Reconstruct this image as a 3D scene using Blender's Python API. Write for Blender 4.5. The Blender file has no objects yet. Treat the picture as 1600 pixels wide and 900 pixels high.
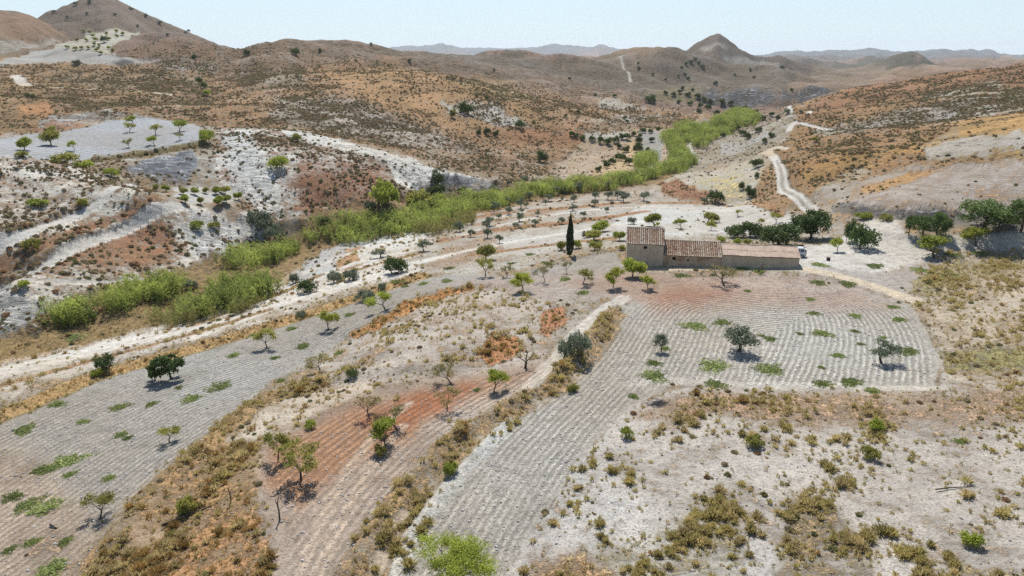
import bpy, bmesh, math, random
import numpy as np
from mathutils import Vector, Matrix

random.seed(7)
RNG = np.random.default_rng(11)
SC = bpy.context.scene
COL = SC.collection
PI = math.pi

# ------------------------------------------------------------------ camera
F = 1067.0                      # focal length in photo pixels (1600 wide)
PITCH = math.radians(18.9)
CZ = 35.0
cp, sp = math.cos(PITCH), math.sin(PITCH)

def ray(u, v):
    """azimuth and slope (dz per horizontal metre) of the sight line through a photo pixel"""
    x = (u - 800.0) / F
    y = (450.0 - v) / F
    dx, dy, dz = x, cp + y * sp, -sp + y * cp
    return math.atan2(dx, dy), dz / math.hypot(dx, dy)

def srgb(r, g, b, k=0.75):
    f = lambda c: (c / 12.92 if c <= 0.04045 else ((c + 0.055) / 1.055) ** 2.4)
    return np.array([f(r / 255.0) * k, f(g / 255.0) * k, f(b / 255.0) * k])

# ------------------------------------------------------------------ noise
_perm = np.random.default_rng(5).permutation(512)
_perm = np.concatenate([_perm, _perm, _perm])
_ga = np.random.default_rng(6).random(512) * 2 * PI
_gx, _gy = np.cos(_ga), np.sin(_ga)

def perlin(x, y):
    xi = np.floor(x).astype(np.int64); yi = np.floor(y).astype(np.int64)
    xf = x - xi; yf = y - yi
    xi &= 511; yi &= 511
    u = xf * xf * xf * (xf * (xf * 6 - 15) + 10)
    w = yf * yf * yf * (yf * (yf * 6 - 15) + 10)
    def g(ix, iy, fx, fy):
        h = _perm[_perm[ix & 511] + (iy & 511)]
        return _gx[h] * fx + _gy[h] * fy
    a = g(xi, yi, xf, yf); b = g(xi + 1, yi, xf - 1, yf)
    c = g(xi, yi + 1, xf, yf - 1); d = g(xi + 1, yi + 1, xf - 1, yf - 1)
    return (a + u * (b - a)) * (1 - w) + (c + u * (d - c)) * w

def fbm(x, y, L, octs=4, gain=0.5, seed=0.0):
    s = np.zeros_like(x); a = 1.0; n = 0.0; f = 1.0 / L
    for i in range(octs):
        s += a * perlin(x * f + seed * 17.3 + i * 31.7, y * f - seed * 9.1 + i * 11.3)
        n += a; a *= gain; f *= 2.03
    return s / n * 1.6

def sstep(a, b, x):
    t = np.clip((x - a) / (b - a), 0, 1)
    return t * t * (3 - 2 * t)

# ------------------------------------------------------------------ terrain grid (polar, about the valley mouth)
az_in = np.arange(-0.72, 0.7201, 0.00142)
az_l = np.arange(-1.05, -0.72, 0.012); az_r = np.arange(0.732, 1.06, 0.012)
AZ = np.concatenate([az_l, az_in, az_r])
ds = [14.0]
while ds[-1] < 16000:
    d = ds[-1]
    dep = math.atan2(39.0, d)
    st = 1.45 * 0.00094 / (math.sin(dep) * math.cos(dep))
    cap = 0.006 if d < 520 else 0.0085
    if d < 30: st = 0.012
    ds.append(d * math.exp(min(st, cap)))
DD = np.array(ds); LD = np.log(DD)
NA, ND = len(AZ), len(DD)
A2, D2 = np.meshgrid(AZ, DD)          # [row, col]
X2 = D2 * np.sin(A2); Y2 = D2 * np.cos(A2)

# control points of the valley: (u, v, 'z' height) or (u, v, 'd' distance)
CP = [
 # foreground, ploughed terraces
 *[(u, v, 'z', z) for v, row in {
   1500: [(-500,-2),(0,-1.5),(400,0),(800,.5),(1200,1.5),(1600,2.5),(2100,3)],
   1050: [(-500,-4),(0,-3),(400,-1),(800,0),(1200,1),(1600,2.2),(2100,3)],
   900: [(-500,-5),(0,-3.6),(250,-2.2),(420,-1.3),(560,-.9),(800,0),(1200,1),(1600,2.2),(2100,3)],
   700: [(-500,-7),(0,-5.4),(200,-4.4),(330,-2.6),(450,-1.6),(600,-1.3),(720,-.6),(900,0),(1300,1),(1600,2.2),(2100,3.5)],
   560: [(-500,-9),(0,-8),(250,-6.4),(480,-4.6),(580,-2.4),(700,-1.6),(850,-.8),(960,0),(1200,.3),(1400,.6),(1600,2),(2100,4)],
   480: [(-500,-9.5),(0,-9.8),(200,-9.4),(420,-7.6),(560,-5.2),(680,-2.6),(800,-1.5),(960,0),(1200,.2),(1400,.6),(1600,2),(2100,4)],
   430: [(480,-9.3),(620,-6.2),(760,-3.6),(900,-1.2),(1000,0),(1150,.3),(1240,.7),(1400,1),(1600,2),(2100,4)],
   400: [(430,-10),(540,-9.2),(640,-7.4),(760,-5.5),(890,-2.6),(1260,.8),(1400,1.0),(1600,1.8),(2100,4)],
   365: [(560,-10),(700,-8.2),(820,-6.8),(900,-5),(960,-3.5),(1050,-2.5),(1300,.3),(1450,.8),(1600,1.5),(2100,4)],
   330: [(660,-10.2),(760,-9.4),(900,-8),(1020,-6.5),(1150,-5),(1260,-1.5)],
   300: [(800,-10.2),(880,-10),(980,-9.6),(1080,-8),(1150,-7.5),(1210,-5)],
 }.items() for u, z in row],
 (940,270,'z',-10),(1010,255,'z',-10.5),(1060,240,'z',-10.5),(1100,215,'z',-10.5),(1150,190,'z',-10.5),(1180,174,'z',-10.5),
 (1120,265,'z',-9),(1170,240,'z',-8.5),(1190,215,'z',-8.5),(1215,195,'z',-8),
 (910,225,'z',-9.5),(980,225,'z',-10),(1040,205,'z',-10),(900,262,'z',-9.5),
 # left slope above the reeds
 (-300,560,'z',-9),(0,525,'z',-9),(120,500,'z',-9.8),(250,470,'z',-10),(340,440,'z',-10),(450,390,'z',-10),(560,350,'z',-10),(680,315,'z',-10),
 (-300,470,'z',-5),(0,440,'z',-4.5),(90,438,'z',-5),(200,430,'z',-7),(320,400,'z',-8.5),(410,372,'z',-9),(480,345,'z',-9),
 (-300,400,'z',-1),(0,380,'z',-.8),(100,360,'z',-.8),(200,345,'z',-1.8),(300,345,'z',-3.5),(400,345,'z',-6.5),
 (0,320,'z',3),(100,310,'z',2.8),(200,300,'z',1.5),(260,300,'z',.5),(320,300,'z',-1.5),(320,318,'z',-1.9),(370,315,'z',-2.3),
 (-300,250,'d',205),(0,246,'d',212),(60,250,'d',212),(120,262,'d',208),(180,285,'d',196),(220,300,'d',184),
 (0,250,'d',236),(80,255,'d',236),
 # terraced field
 (30,238,'d',252),(100,249,'d',246),(180,243,'d',248),(250,232,'d',252),(310,222,'d',254),
 (-300,215,'d',300),(0,215,'d',296),(60,205,'d',306),(150,190,'d',320),(230,184,'d',322),(310,197,'d',298),
 (170,172,'d',336),(110,180,'d',332),(230,178,'d',334),
 (220,270,'d',220),(260,275,'d',216),(300,265,'d',222),(210,255,'d',228),
 # white gully hill
 (345,203,'d',268),(400,205,'d',266),(450,208,'d',260),(520,222,'d',252),(600,241,'d',236),(680,262,'d',240),(740,283,'d',244),
 (350,270,'d',222),(420,280,'d',216),(500,285,'d',212),(580,290,'d',210),(640,290,'d',216),(700,295,'d',226),
 (360,310,'d',192),(440,322,'d',186),(520,320,'d',188),(600,312,'d',196),(660,302,'d',208),
 # brown hill behind
 (350,196,'d',300),(450,196,'d',300),(540,212,'d',280),(620,228,'d',272),(720,252,'d',275),(800,262,'d',286),(860,258,'d',300),
 (400,160,'d',360),(500,160,'d',365),(600,165,'d',360),(700,180,'d',360),(800,205,'d',355),(900,215,'d',370),(1000,205,'d',400),(1080,200,'d',410),
 (430,116,'d',470),(520,106,'d',490),(600,107,'d',490),(680,114,'d',480),(760,128,'d',460),(820,145,'d',455),(900,160,'d',470),(1000,176,'d',480),(1090,184,'d',470),
 (430,0,'p',570,16),(600,0,'p',580,10),(760,0,'p',560,4),(900,0,'p',570,-5),(1000,0,'p',580,-8),
 # upper left
 (-300,150,'d',400),(0,160,'d',395),(100,150,'d',410),(200,150,'d',410),(300,155,'d',400),
 (-300,118,'d',590),(0,116,'d',570),(100,113,'d',580),(200,113,'d',580),(300,118,'d',550),(360,118,'d',520),
 (0,100,'d',640),(100,98,'d',640),(200,103,'d',620),
 # right slope
 (1340,326,'d',164),(1450,340,'d',156),(1600,345,'d',152),(1900,345,'d',150),
 (1340,312,'d',170),(1450,322,'d',164),(1600,325,'d',160),(1900,320,'d',160),
 (1290,290,'d',190),(1380,270,'d',204),(1500,260,'d',206),(1600,250,'d',208),(1900,240,'d',208),
 (1240,260,'d',224),(1300,235,'d',240),(1400,225,'d',246),(1500,205,'d',258),(1600,182,'d',262),(1900,165,'d',262),
 (1240,215,'d',290),(1300,205,'d',300),(1400,200,'d',300),(1500,188,'d',304),(1600,170,'d',320),(1900,150,'d',320),
 (1230,180,'d',400),(1300,170,'d',400),(1400,160,'d',410),(1500,150,'d',410),(1600,140,'d',420),(1900,128,'d',420),
 (1240,160,'d',520),(1320,138,'d',540),(1400,120,'d',560),(1500,110,'d',570),(1600,98,'d',580),(1900,88,'d',580),
 (1500,0,'p',700,14),(1600,0,'p',720,18),(1400,0,'p',690,8),(1330,0,'p',680,0),(1900,0,'p',720,22),
 # valley head
 (1100,168,'z',-10),(1160,166,'z',-10),(1220,166,'z',-10),(1100,150,'d',690),(1160,146,'d',720),(1230,150,'d',730),
 (1020,152,'d',620),(960,150,'d',620),(1000,140,'d',760),(1100,138,'d',800),
 *[(u, 0, 'p', 900, -6 + 4*abs(u-1000)/600) for u in (-400,0,300,600,900,1200,1500,1900,2200)],
 *[(u, 0, 'p', 1300, -6 + 4*abs(u-1000)/600) for u in (-400,200,800,1200,1800,2200)],
]
pts, val = [], []
for c in CP:
    a, t = ray(c[0], c[1] if c[2] != 'p' else 112)
    if c[2] == 'z':
        if t >= -0.004: continue
        D = (c[3] - CZ) / t; q = t
    elif c[2] == 'd':
        D = c[3]; q = t
    else:
        D = c[3]; q = (c[4] - CZ) / D
    # hidden dips given as 'z' keep the height but sit where their sight line would meet it
    if D > 1500: continue
    pts.append((a, math.log(D))); val.append(q)
pts = np.array(pts); val = np.array(val)

def tps_fit(P, v, lam=2e-4):
    n = len(P)
    r2 = ((P[:, None] - P[None]) ** 2).sum(-1)
    K = np.where(r2 > 0, 0.5 * r2 * np.log(r2 + 1e-12), 0) + lam * np.eye(n)
    Q = np.c_[np.ones(n), P]
    M = np.zeros((n + 3, n + 3)); M[:n, :n] = K; M[:n, n:] = Q; M[n:, :n] = Q.T
    s = np.linalg.solve(M, np.r_[v, 0, 0, 0])
    return s[:n], s[n:]

def tps_eval(P, W, A, a, l):
    out = A[0] + A[1] * a + A[2] * l
    for (pa, pl), w in zip(P, W):
        r2 = (a - pa) ** 2 + (l - pl) ** 2
        out += w * 0.5 * r2 * np.log(r2 + 1e-12)
    return out

W_, Af_ = tps_fit(pts, val)
# coarse evaluation, then bilinear up-sampling
ca = np.linspace(AZ[0], AZ[-1], 300); cl = np.linspace(LD[0], math.log(1500), 330)
CA, CL = np.meshgrid(ca, cl)
QC = tps_eval(pts, W_, Af_, np.clip(CA, -0.85, 0.85), CL)
def bilin(Q, xa, ya, x, y):
    fx = np.clip((x - xa[0]) / (xa[1] - xa[0]), 0, len(xa) - 1.001); fy = np.clip((y - ya[0]) / (ya[1] - ya[0]), 0, len(ya) - 1.001)
    ix = fx.astype(int); iy = fy.astype(int); fx = fx - ix; fy = fy - iy
    return (Q[iy, ix] * (1 - fx) + Q[iy, ix + 1] * fx) * (1 - fy) + (Q[iy + 1, ix] * (1 - fx) + Q[iy + 1, ix + 1] * fx) * fy
def bicubic_smooth(Q):
    return Q
L2 = np.log(D2)
Zb = CZ + D2 * bilin(QC, ca, cl, A2, np.minimum(L2, math.log(1490)))
far = sstep(1100, 1500, D2)
Zb = Zb * (1 - far) + (-6.0) * far

# far ridges: distance, front slope, crest line in the photo
RIDGES = [
 (700, .22, [(180,100),(215,72),(245,60),(290,58),(330,63),(360,68),(380,66),(405,59),(430,54),(460,56),(490,62),(510,60),(540,58),(570,64),(620,75),(680,85),(740,90),(800,103),(880,120),(960,140),(1010,156)]),
 (1000, .22, [(560,95),(640,88),(690,81),(740,82),(775,77),(810,84),(860,94),(900,102),(960,114),(1020,126),(1100,150)]),
 (1350, .24, [(820,112),(870,95),(900,87),(940,79),(970,74),(1000,70),(1030,66),(1055,71),(1080,80),(1150,92),(1220,100),(1260,112),(1320,128)]),
 (1900, .30, [(990,98),(1040,84),(1070,75),(1100,59),(1123,48),(1145,61),(1175,75),(1220,80),(1260,91),(1300,100),(1340,110),(1400,122)]),
 (2600, .26, [(1270,118),(1320,104),(1345,97),(1380,87),(1400,80),(1425,82),(1445,92),(1460,99),(1500,112)]),
 (5200, .18, [(1200,106),(1250,97),(1280,89),(1300,91),(1330,98),(1360,104),(1410,104),(1440,100),(1480,91),(1500,88),(1530,92),(1570,95),(1640,99)]),
 (4800, .18, [(700,100),(760,93),(800,88),(830,85),(870,92),(900,98),(940,106)]),
 (9500, .20, [(1120,92),(1190,86),(1220,78),(1250,80),(1290,77),(1320,79),(1380,80),(1440,79),(1480,78),(1530,83),(1550,80),(1580,85),(1640,84),(1800,88),(2200,84)]),
 (11500, .20, [(200,88),(400,84),(600,78),(640,70),(660,72),(690,69),(700,73),(740,76),(770,74),(800,76),(850,72),(860,70),(900,74),(940,71),(960,76),(1000,83),(1060,90)]),
 (1500, .26, [(-500,70),(-60,60),(20,42),(45,24),(95,0),(125,-12),(150,-17),(175,-16),(200,0),(230,17),(260,34),(300,51),(350,64),(420,82),(480,98)]),
 (930, .24, [(-600,40),(-200,20),(-100,12),(0,18),(25,17),(45,22),(70,35),(100,52),(140,72),(200,100)]),
 (760, .16, [(-200,72),(0,68),(60,62),(110,52),(140,47),(190,46),(215,50),(250,58),(290,70),(340,92)]),
 (1300, .2, [(1450,118),(1550,98),(1600,88),(1700,76),(1900,60),(2300,70)]),
]
Z = Zb.copy()
def smax(a, b, k):
    m = np.maximum(a, b)
    return m + k * np.log1p(np.exp(-np.abs(a - b) / k)) * 0.6
for Dc, S, line in RIDGES:
    ra = []; rt = []
    for u, v in line:
        a, t = ray(u, v); ra.append(a); rt.append(t)
    ra = np.array(ra); rt = np.array(rt)
    tt = np.interp(AZ, ra, rt)
    ker = np.hanning(9); ker /= ker.sum()
    ts = np.convolve(np.pad(tt, 4, mode='edge'), ker, 'valid')
    fall = np.maximum(0, np.maximum(ra[0] - AZ, AZ - ra[-1]))
    ts = ts - 0.5 * fall
    Dl = Dc * (1 + 0.05 * np.sin(AZ * 9 + Dc) + 0.02 * np.sin(AZ * 31 + Dc))
    Dw = Dl[None, :]
    zc = (CZ + Dl * ts)[None, :]
    d = D2 - Dw
    w = (0.022 if Dc in (1900, 1500) else 0.06) * Dc
    zl = zc - S * (np.sqrt(d * d + w * w) - w)
    Z = smax(Z, zl, 0.004 * D2)

# relief: gullies and hummocks, none on the cultivated ground
def seg_dist(px, py, line):
    """distance in metres to a polyline, and arclength"""
    best = np.full(px.shape, 1e9)
    for (x0, y0), (x1, y1) in zip(line[:-1], line[1:]):
        dx, dy = x1 - x0, y1 - y0
        l2 = dx * dx + dy * dy + 1e-12
        t = np.clip(((px - x0) * dx + (py - y0) * dy) / l2, 0, 1)
        best = np.minimum(best, (px - x0 - t * dx) ** 2 + (py - y0 - t * dy) ** 2)
    return np.sqrt(best)

def hit_on(Zg, u, v, dmin=20.0):
    a, t = ray(u, v)
    c = min(max(np.searchsorted(AZ, a), 1), NA - 1)
    w = (a - AZ[c - 1]) / (AZ[c] - AZ[c - 1])
    prof = (Zg[:, c - 1] * (1 - w) + Zg[:, c] * w - CZ) / DD
    ok = np.nonzero((prof >= t) & (DD > dmin))[0]
    if len(ok) == 0:
        return a, DD[-1] * 0.5
    i = ok[0]
    if i == 0 or prof[i - 1] >= t: return a, DD[i]
    f = (t - prof[i - 1]) / (prof[i] - prof[i - 1])
    return a, DD[i - 1] + f * (DD[i] - DD[i - 1])

RC = np.arange(ND) * 1.45
def gcoord(a, d):
    return a * F * 1.15, np.interp(np.log(d), LD, RC)
GU = A2 * F * 1.15
GV = np.broadcast_to(RC[:, None], A2.shape)

def dens(line, step=22, close=False):
    L = list(line) + ([line[0]] if close else [])
    out = []
    for (x0, y0), (x1, y1) in zip(L[:-1], L[1:]):
        n = max(1, int(math.hypot(x1 - x0, y1 - y0) / step))
        for i in range(n): out.append((x0 + (x1 - x0) * i / n, y0 + (y1 - y0) * i / n))
    if not close: out.append(L[-1])
    return out

def poly_sd(Zg, poly):
    """signed distance (about photo pixels, + inside) of every terrain vertex to an outline laid on the ground"""
    P = np.array([gcoord(*hit_on(Zg, u, v)) for u, v in dens(poly, 25, True)])
    m = 60
    u0, u1 = P[:, 0].min() - m, P[:, 0].max() + m; v0, v1 = P[:, 1].min() - m, P[:, 1].max() + m
    cols = np.nonzero((GU[0] >= u0) & (GU[0] <= u1))[0]; rows = np.nonzero((RC >= v0) & (RC <= v1))[0]
    if len(cols) == 0 or len(rows) == 0: return None
    sl = (slice(rows[0], rows[-1] + 1), slice(cols[0], cols[-1] + 1))
    x = GU[sl]; y = GV[sl]
    ins = np.zeros(x.shape, bool); best = np.full(x.shape, 1e9)
    n = len(P)
    for i in range(n):
        x0, y0 = P[i]; x1, y1 = P[(i + 1) % n]
        dx, dy = x1 - x0, y1 - y0
        l2 = dx * dx + dy * dy + 1e-9
        t = np.clip(((x - x0) * dx + (y - y0) * dy) / l2, 0, 1)
        best = np.minimum(best, (x - x0 - t * dx) ** 2 + (y - y0 - t * dy) ** 2)
        if y0 != y1:
            c = ((y0 > y) != (y1 > y)) & (x < dx * (y - y0) / dy + x0)
            ins ^= c
    return sl, np.where(ins, 1, -1) * np.sqrt(best)

CULT = [ # cultivated or levelled ground, kept smooth
 [(-400,1300),(-400,640),(0,590),(200,545),(420,480),(520,400),(640,360),(760,345),(860,320),(1000,300),(1100,300),(1240,330),(1340,345),(1600,350),(2000,350),(2000,1300)],
 [(0,216),(60,206),(150,191),(230,184),(315,197),(310,222),(240,234),(140,249),(60,244),(0,240)],
 [(920,270),(1060,200),(1190,165),(1210,200),(1150,250),(1060,275)],
 [(1290,290),(1400,268),(1600,255),(1900,250),(1900,330),(1450,325),(1330,312)],
]
wild = np.ones_like(Z)
for p in CULT:
    r = poly_sd(Z, p)
    if r is None: continue
    sl, sd = r
    wild[sl] = np.minimum(wild[sl], 1 - sstep(-14, 6, sd))
wild *= 0.12 + 0.88 * sstep(70, 150, D2)
rel = np.zeros_like(Z); VALLEY = np.zeros_like(Z)
wx = X2 + 12 * perlin(X2 / 45, Y2 / 45); wy = Y2 + 12 * perlin(X2 / 45 + 9, Y2 / 45 + 3)
for i, L in enumerate([420, 210, 100, 48, 23, 11, 5.5, 2.6]):
    n = perlin(wx / L + 3.1 * i, wy / L + 7.7 * i)
    rg = (1 - np.abs(n) * 2.2) - 0.45          # ridged, sharp valleys when negated
    amp = np.minimum((0.028 + 0.075 * sstep(250, 700, D2)) * L, (0.004 + 0.0075 * sstep(300, 700, D2)) * D2) * sstep(L * 0.9, L * 2.2, D2) 
    if L <= 11: amp = np.minimum(0.05 * L, 0.004 * D2) * (1 - sstep(600, 1400, D2))
    mix = 0.6 if L < 300 else 0.3
    if 12 < L < 250: VALLEY += rg * sstep(L * 2.5, L * 5, D2) * (1 - sstep(L * 40, L * 60, D2)) * .5
    rel += amp * (-rg * mix + n * (1 - mix) * 1.5)
Z = Z + rel * wild
Z += 0.10 * (1 - wild) * fbm(X2, Y2, 9, 4) + 0.25 * (1 - wild) * fbm(X2, Y2, 40, 2)
# ------------------------------------------------------------------ small built forms of the ground
def world_line(line, step=22, smooth=True):
    L = []
    for u, v in dens(line, step):
        a, d = hit_on(Z, u, v); L.append((d * math.sin(a), d * math.cos(a)))
    L = np.array(L)
    if smooth and len(L) > 4:
        for _ in range(2):
            L[1:-1] = 0.25 * L[:-2] + 0.5 * L[1:-1] + 0.25 * L[2:]
    return L

def near_block(L, m):
    """grid rows and columns within m metres of a world polyline"""
    a = np.arctan2(L[:, 0], L[:, 1]); d = np.hypot(L[:, 0], L[:, 1])
    am = m / max(d.min(), 10)
    cols = np.nonzero((AZ >= a.min() - am) & (AZ <= a.max() + am))[0]; rows = np.nonzero((DD >= d.min() - m) & (DD <= d.max() + m))[0]
    return (slice(rows[0], rows[-1] + 1), slice(cols[0], cols[-1] + 1))

BANKS = [ # crest line in the photo, half width m, height m
 ([(-60,404),(0,374),(70,342),(140,312),(186,288)], 1.5, 1.2),
 ([(50,412),(110,384),(180,351),(250,324)], 1.3, 1.2),
 ([(0,436),(60,426),(120,430),(190,434)], 1.0, .7),
 ([(650,296),(690,284),(730,283),(780,289),(806,296)], 2.6, 2.6),
 ([(150,250),(210,243),(260,234),(318,224)], 1.6, 1.6),
 ([(380,345),(420,356),(470,350)], 2.0, 1.6),
 ([(545,905),(590,830),(640,760),(700,690),(770,650),(830,615),(890,575),(930,530),(955,482)], 1.9, .95),
 ([(640,840),(700,760),(760,690),(800,650)], 1.0, .35),
 ([(180,850),(240,770),(330,690),(420,620),(520,590),(620,580),(720,575)], 2.2, .6),
 ([(545,520),(600,495),(660,462),(720,448),(760,447)], 2.4, .7),
 ([(0,650),(150,585),(300,545),(430,505),(520,478),(600,450),(660,430)], 1.6, .6),
 ([(800,440),(860,412),(920,400),(965,390)], 1.6, .5),
 ([(690,375),(740,362),(820,352),(880,350),(960,338)], 1.2, .6),
 ([(660,352),(720,338),(800,332),(870,326),(960,318)], 1.0, .5),
 ([(1010,310),(1035,290),(1060,278),(1120,268),(1170,262)], 1.4, .7),
 ([(1040,290),(1070,305),(1110,312),(1150,312)], 4, .8),
 ([(1210,660),(1300,640),(1400,625),(1480,610)], 2.0, .25),
 ([(1330,357),(1420,372),(1500,374),(1600,366)], 1.2, .5),
 ([(1490,378),(1550,374),(1620,366)], 1.2, .25),
]
for line, hw, h in BANKS:
    L = world_line(line)
    sl = near_block(L, hw * 3)
    d = seg_dist(X2[sl], Y2[sl], L)
    wob = 1 + 0.35 * perlin(X2[sl] / 2.3, Y2[sl] / 2.3)
    Z[sl] += h * np.exp(-(d / (hw * 0.7)) ** 2) * wob
# mound of pale marl between the ploughed fields
r = poly_sd(Z, [(520,560),(600,515),(700,465),(770,455),(800,480),(790,560),(700,580),(600,585)])
sl, sd = r; Z[sl] += 1.0 * sstep(-5, 45, sd)
# house platform, dead level
HOUSE_Z = float(np.interp(115, DD, Z[:, np.searchsorted(AZ, ray(1120, 420)[0])]))

# ------------------------------------------------------------------ what grows where: soil, grass, cover, shrubs
shp = Z.shape
SOIL = np.zeros(shp + (3,)); GRASS = np.zeros(shp + (3,))
COVER = np.zeros(shp); SHRUB = np.zeros(shp); SPECK = np.zeros(shp); CLOD = np.full(shp, .5); FURR = np.zeros(shp); TONE = np.zeros(shp)
TUFT = np.zeros(shp); WET = np.zeros(shp)
PHASE = np.zeros(shp); REGION = np.zeros(shp, np.int8)

WH = srgb(214, 210, 206); GR = srgb(176, 170, 165); BL = srgb(172, 174, 180); PK = srgb(200, 184, 172); RD = srgb(172, 132, 112); BE = srgb(208, 192, 170)
OC = srgb(178, 142, 88); OR = srgb(184, 130, 76); BR = srgb(152, 112, 80); OL = srgb(134, 128, 70); DK = srgb(112, 92, 64); TAN = srgb(190, 158, 112); GN = srgb(112, 140, 60)

wn1 = fbm(GU, GV, 46, 4, 0.55); wn2 = fbm(GU, GV, 9, 3, 0.6, 3)

def paint(poly, soil=None, grass=None, cover=None, shrub=None, speck=None, clod=None, tone=None, tuft=None, soft=10, wob=1.0, a=1.0, region=None):
    r = poly_sd(Z, poly)
    if r is None: return
    sl, sd = r
    sd = sd + wob * (10 * wn1[sl] + 5 * wn2[sl])
    m = a * sstep(-soft * 0.5, soft * 0.5, sd)
    if soil is not None: SOIL[sl] = SOIL[sl] * (1 - m[..., None]) + soil * m[..., None]
    if grass is not None: GRASS[sl] = GRASS[sl] * (1 - m[..., None]) + grass * m[..., None]
    for arr, val in ((COVER, cover), (SHRUB, shrub), (SPECK, speck), (CLOD, clod), (TONE, tone), (TUFT, tuft)):
        if val is not None: arr[sl] = arr[sl] * (1 - m) + val * m
    if region is not None: REGION[sl][m > 0.5] = region
    return sl, m

def band(line, w, soil=None, grass=None, cover=None, shrub=None, tuft=None, tone=None, clod=None, speck=None, soft=0.5, wob=0.4, a=1.0, region=None, taper=False):
    """a strip of ground w metres wide along a photo polyline"""
    L = world_line(line)
    sl = near_block(L, w * 2.5 + 1)
    d = seg_dist(X2[sl], Y2[sl], L)
    sd = w * 0.5 - d + wob * w * (0.35 * wn1[sl] + 0.3 * wn2[sl])
    m = a * sstep(-soft * w * 0.5, soft * w * 0.5, sd)
    if soil is not None: SOIL[sl] = SOIL[sl] * (1 - m[..., None]) + soil * m[..., None]
    if grass is not None: GRASS[sl] = GRASS[sl] * (1 - m[..., None]) + grass * m[..., None]
    for arr, val in ((COVER, cover), (SHRUB, shrub), (TUFT, tuft), (TONE, tone), (CLOD, clod), (SPECK, speck)):
        if val is not None: arr[sl] = arr[sl] * (1 - m) + val * m
    if region is not None: REGION[sl][m > 0.5] = region
    return sl, m, d

# open ground everywhere
SOIL[:] = srgb(190, 180, 170); GRASS[:] = OC; COVER[:] = .45; SHRUB[:] = .05
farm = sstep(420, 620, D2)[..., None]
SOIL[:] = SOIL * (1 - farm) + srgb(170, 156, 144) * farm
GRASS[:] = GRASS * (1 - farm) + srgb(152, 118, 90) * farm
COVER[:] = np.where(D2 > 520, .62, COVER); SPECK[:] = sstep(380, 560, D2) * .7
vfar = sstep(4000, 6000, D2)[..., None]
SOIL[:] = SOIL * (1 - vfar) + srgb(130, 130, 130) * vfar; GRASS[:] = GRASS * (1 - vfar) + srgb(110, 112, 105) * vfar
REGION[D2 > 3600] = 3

HR = 1   # hills
# --- far hills
paint([(-200,40),(45,20),(150,-30),(200,-20),(360,60),(330,66),(215,55),(140,50),(95,60),(60,60)], srgb(150,132,122), srgb(140,112,92), .6, speck=.55, region=HR)
paint([(-200,10),(0,16),(60,28),(105,55),(90,68),(0,72),(-200,90)], srgb(176,150,126), srgb(168,122,84), .6, speck=.35, region=HR)
paint([(215,62),(330,60),(405,57),(500,60),(600,74),(700,88),(830,108),(960,138),(1010,156),(960,160),(860,150),(740,120),(600,108),(430,112),(330,118),(260,102),(190,72)], srgb(168,156,146), srgb(146,112,84), .55, speck=.85, region=HR)
paint([(560,80),(740,80),(870,95),(960,116),(1060,140),(960,140),(830,110),(680,88)], srgb(150,142,134), srgb(138,116,92), .5, speck=.9, region=HR)
paint([(840,104),(900,82),(1030,64),(1085,80),(1220,105),(1330,130),(1230,160),(1100,160),(1000,155),(960,130),(900,108)], srgb(150,142,132), srgb(134,110,86), .55, speck=1.0, region=HR)
paint([(850,96),(960,74),(1030,64),(1080,80),(1040,88),(950,86),(880,96)], None, srgb(168,128,92), .8, speck=.2, soft=8, a=.9)
paint([(900,92),(960,84),(1080,88),(1090,96),(1000,96),(920,100)], srgb(176,158,140), srgb(158,126,96), .5, speck=.5, soft=8, a=.7)
paint([(1000,95),(1123,46),(1180,74),(1260,90),(1350,112),(1250,112),(1160,92),(1090,84)], srgb(130,118,110), srgb(126,104,90), .6, speck=.75, region=HR)
paint([(1088,78),(1105,72),(1134,72),(1138,78),(1110,80)], srgb(165,158,150), cover=.05, speck=.1, soft=3, wob=.2)
paint([(1105,90),(1130,84),(1190,94),(1225,100),(1180,101),(1130,98)], srgb(172,164,152), cover=.2, speck=.2, soft=4, wob=.3)
paint([(1300,106),(1400,78),(1470,100),(1440,108),(1350,110)], srgb(118,110,98), srgb(106,98,74), .6, speck=.5, region=HR)
paint([(1240,125),(1300,108),(1440,104),(1520,100),(1600,92),(1620,100),(1500,112),(1400,122),(1330,142),(1240,158),(1225,140)], srgb(166,152,138), srgb(160,126,94), .65, speck=.45, region=HR)
# cliff of dark marl at the valley head
paint([(1095,140),(1160,143),(1235,146),(1300,140),(1310,146),(1250,155),(1220,166),(1150,166),(1090,160)], srgb(112,112,116), srgb(90,88,80), .35, speck=.5, soft=5, region=HR)
paint([(1010,140),(1100,130),(1105,152),(1050,160),(1010,158)], None, srgb(160,140,86), .5, speck=.9, soft=8)
band([(967,88),(975,108),(985,128)], 5, srgb(190,180,166), cover=.0, speck=.0)
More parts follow.
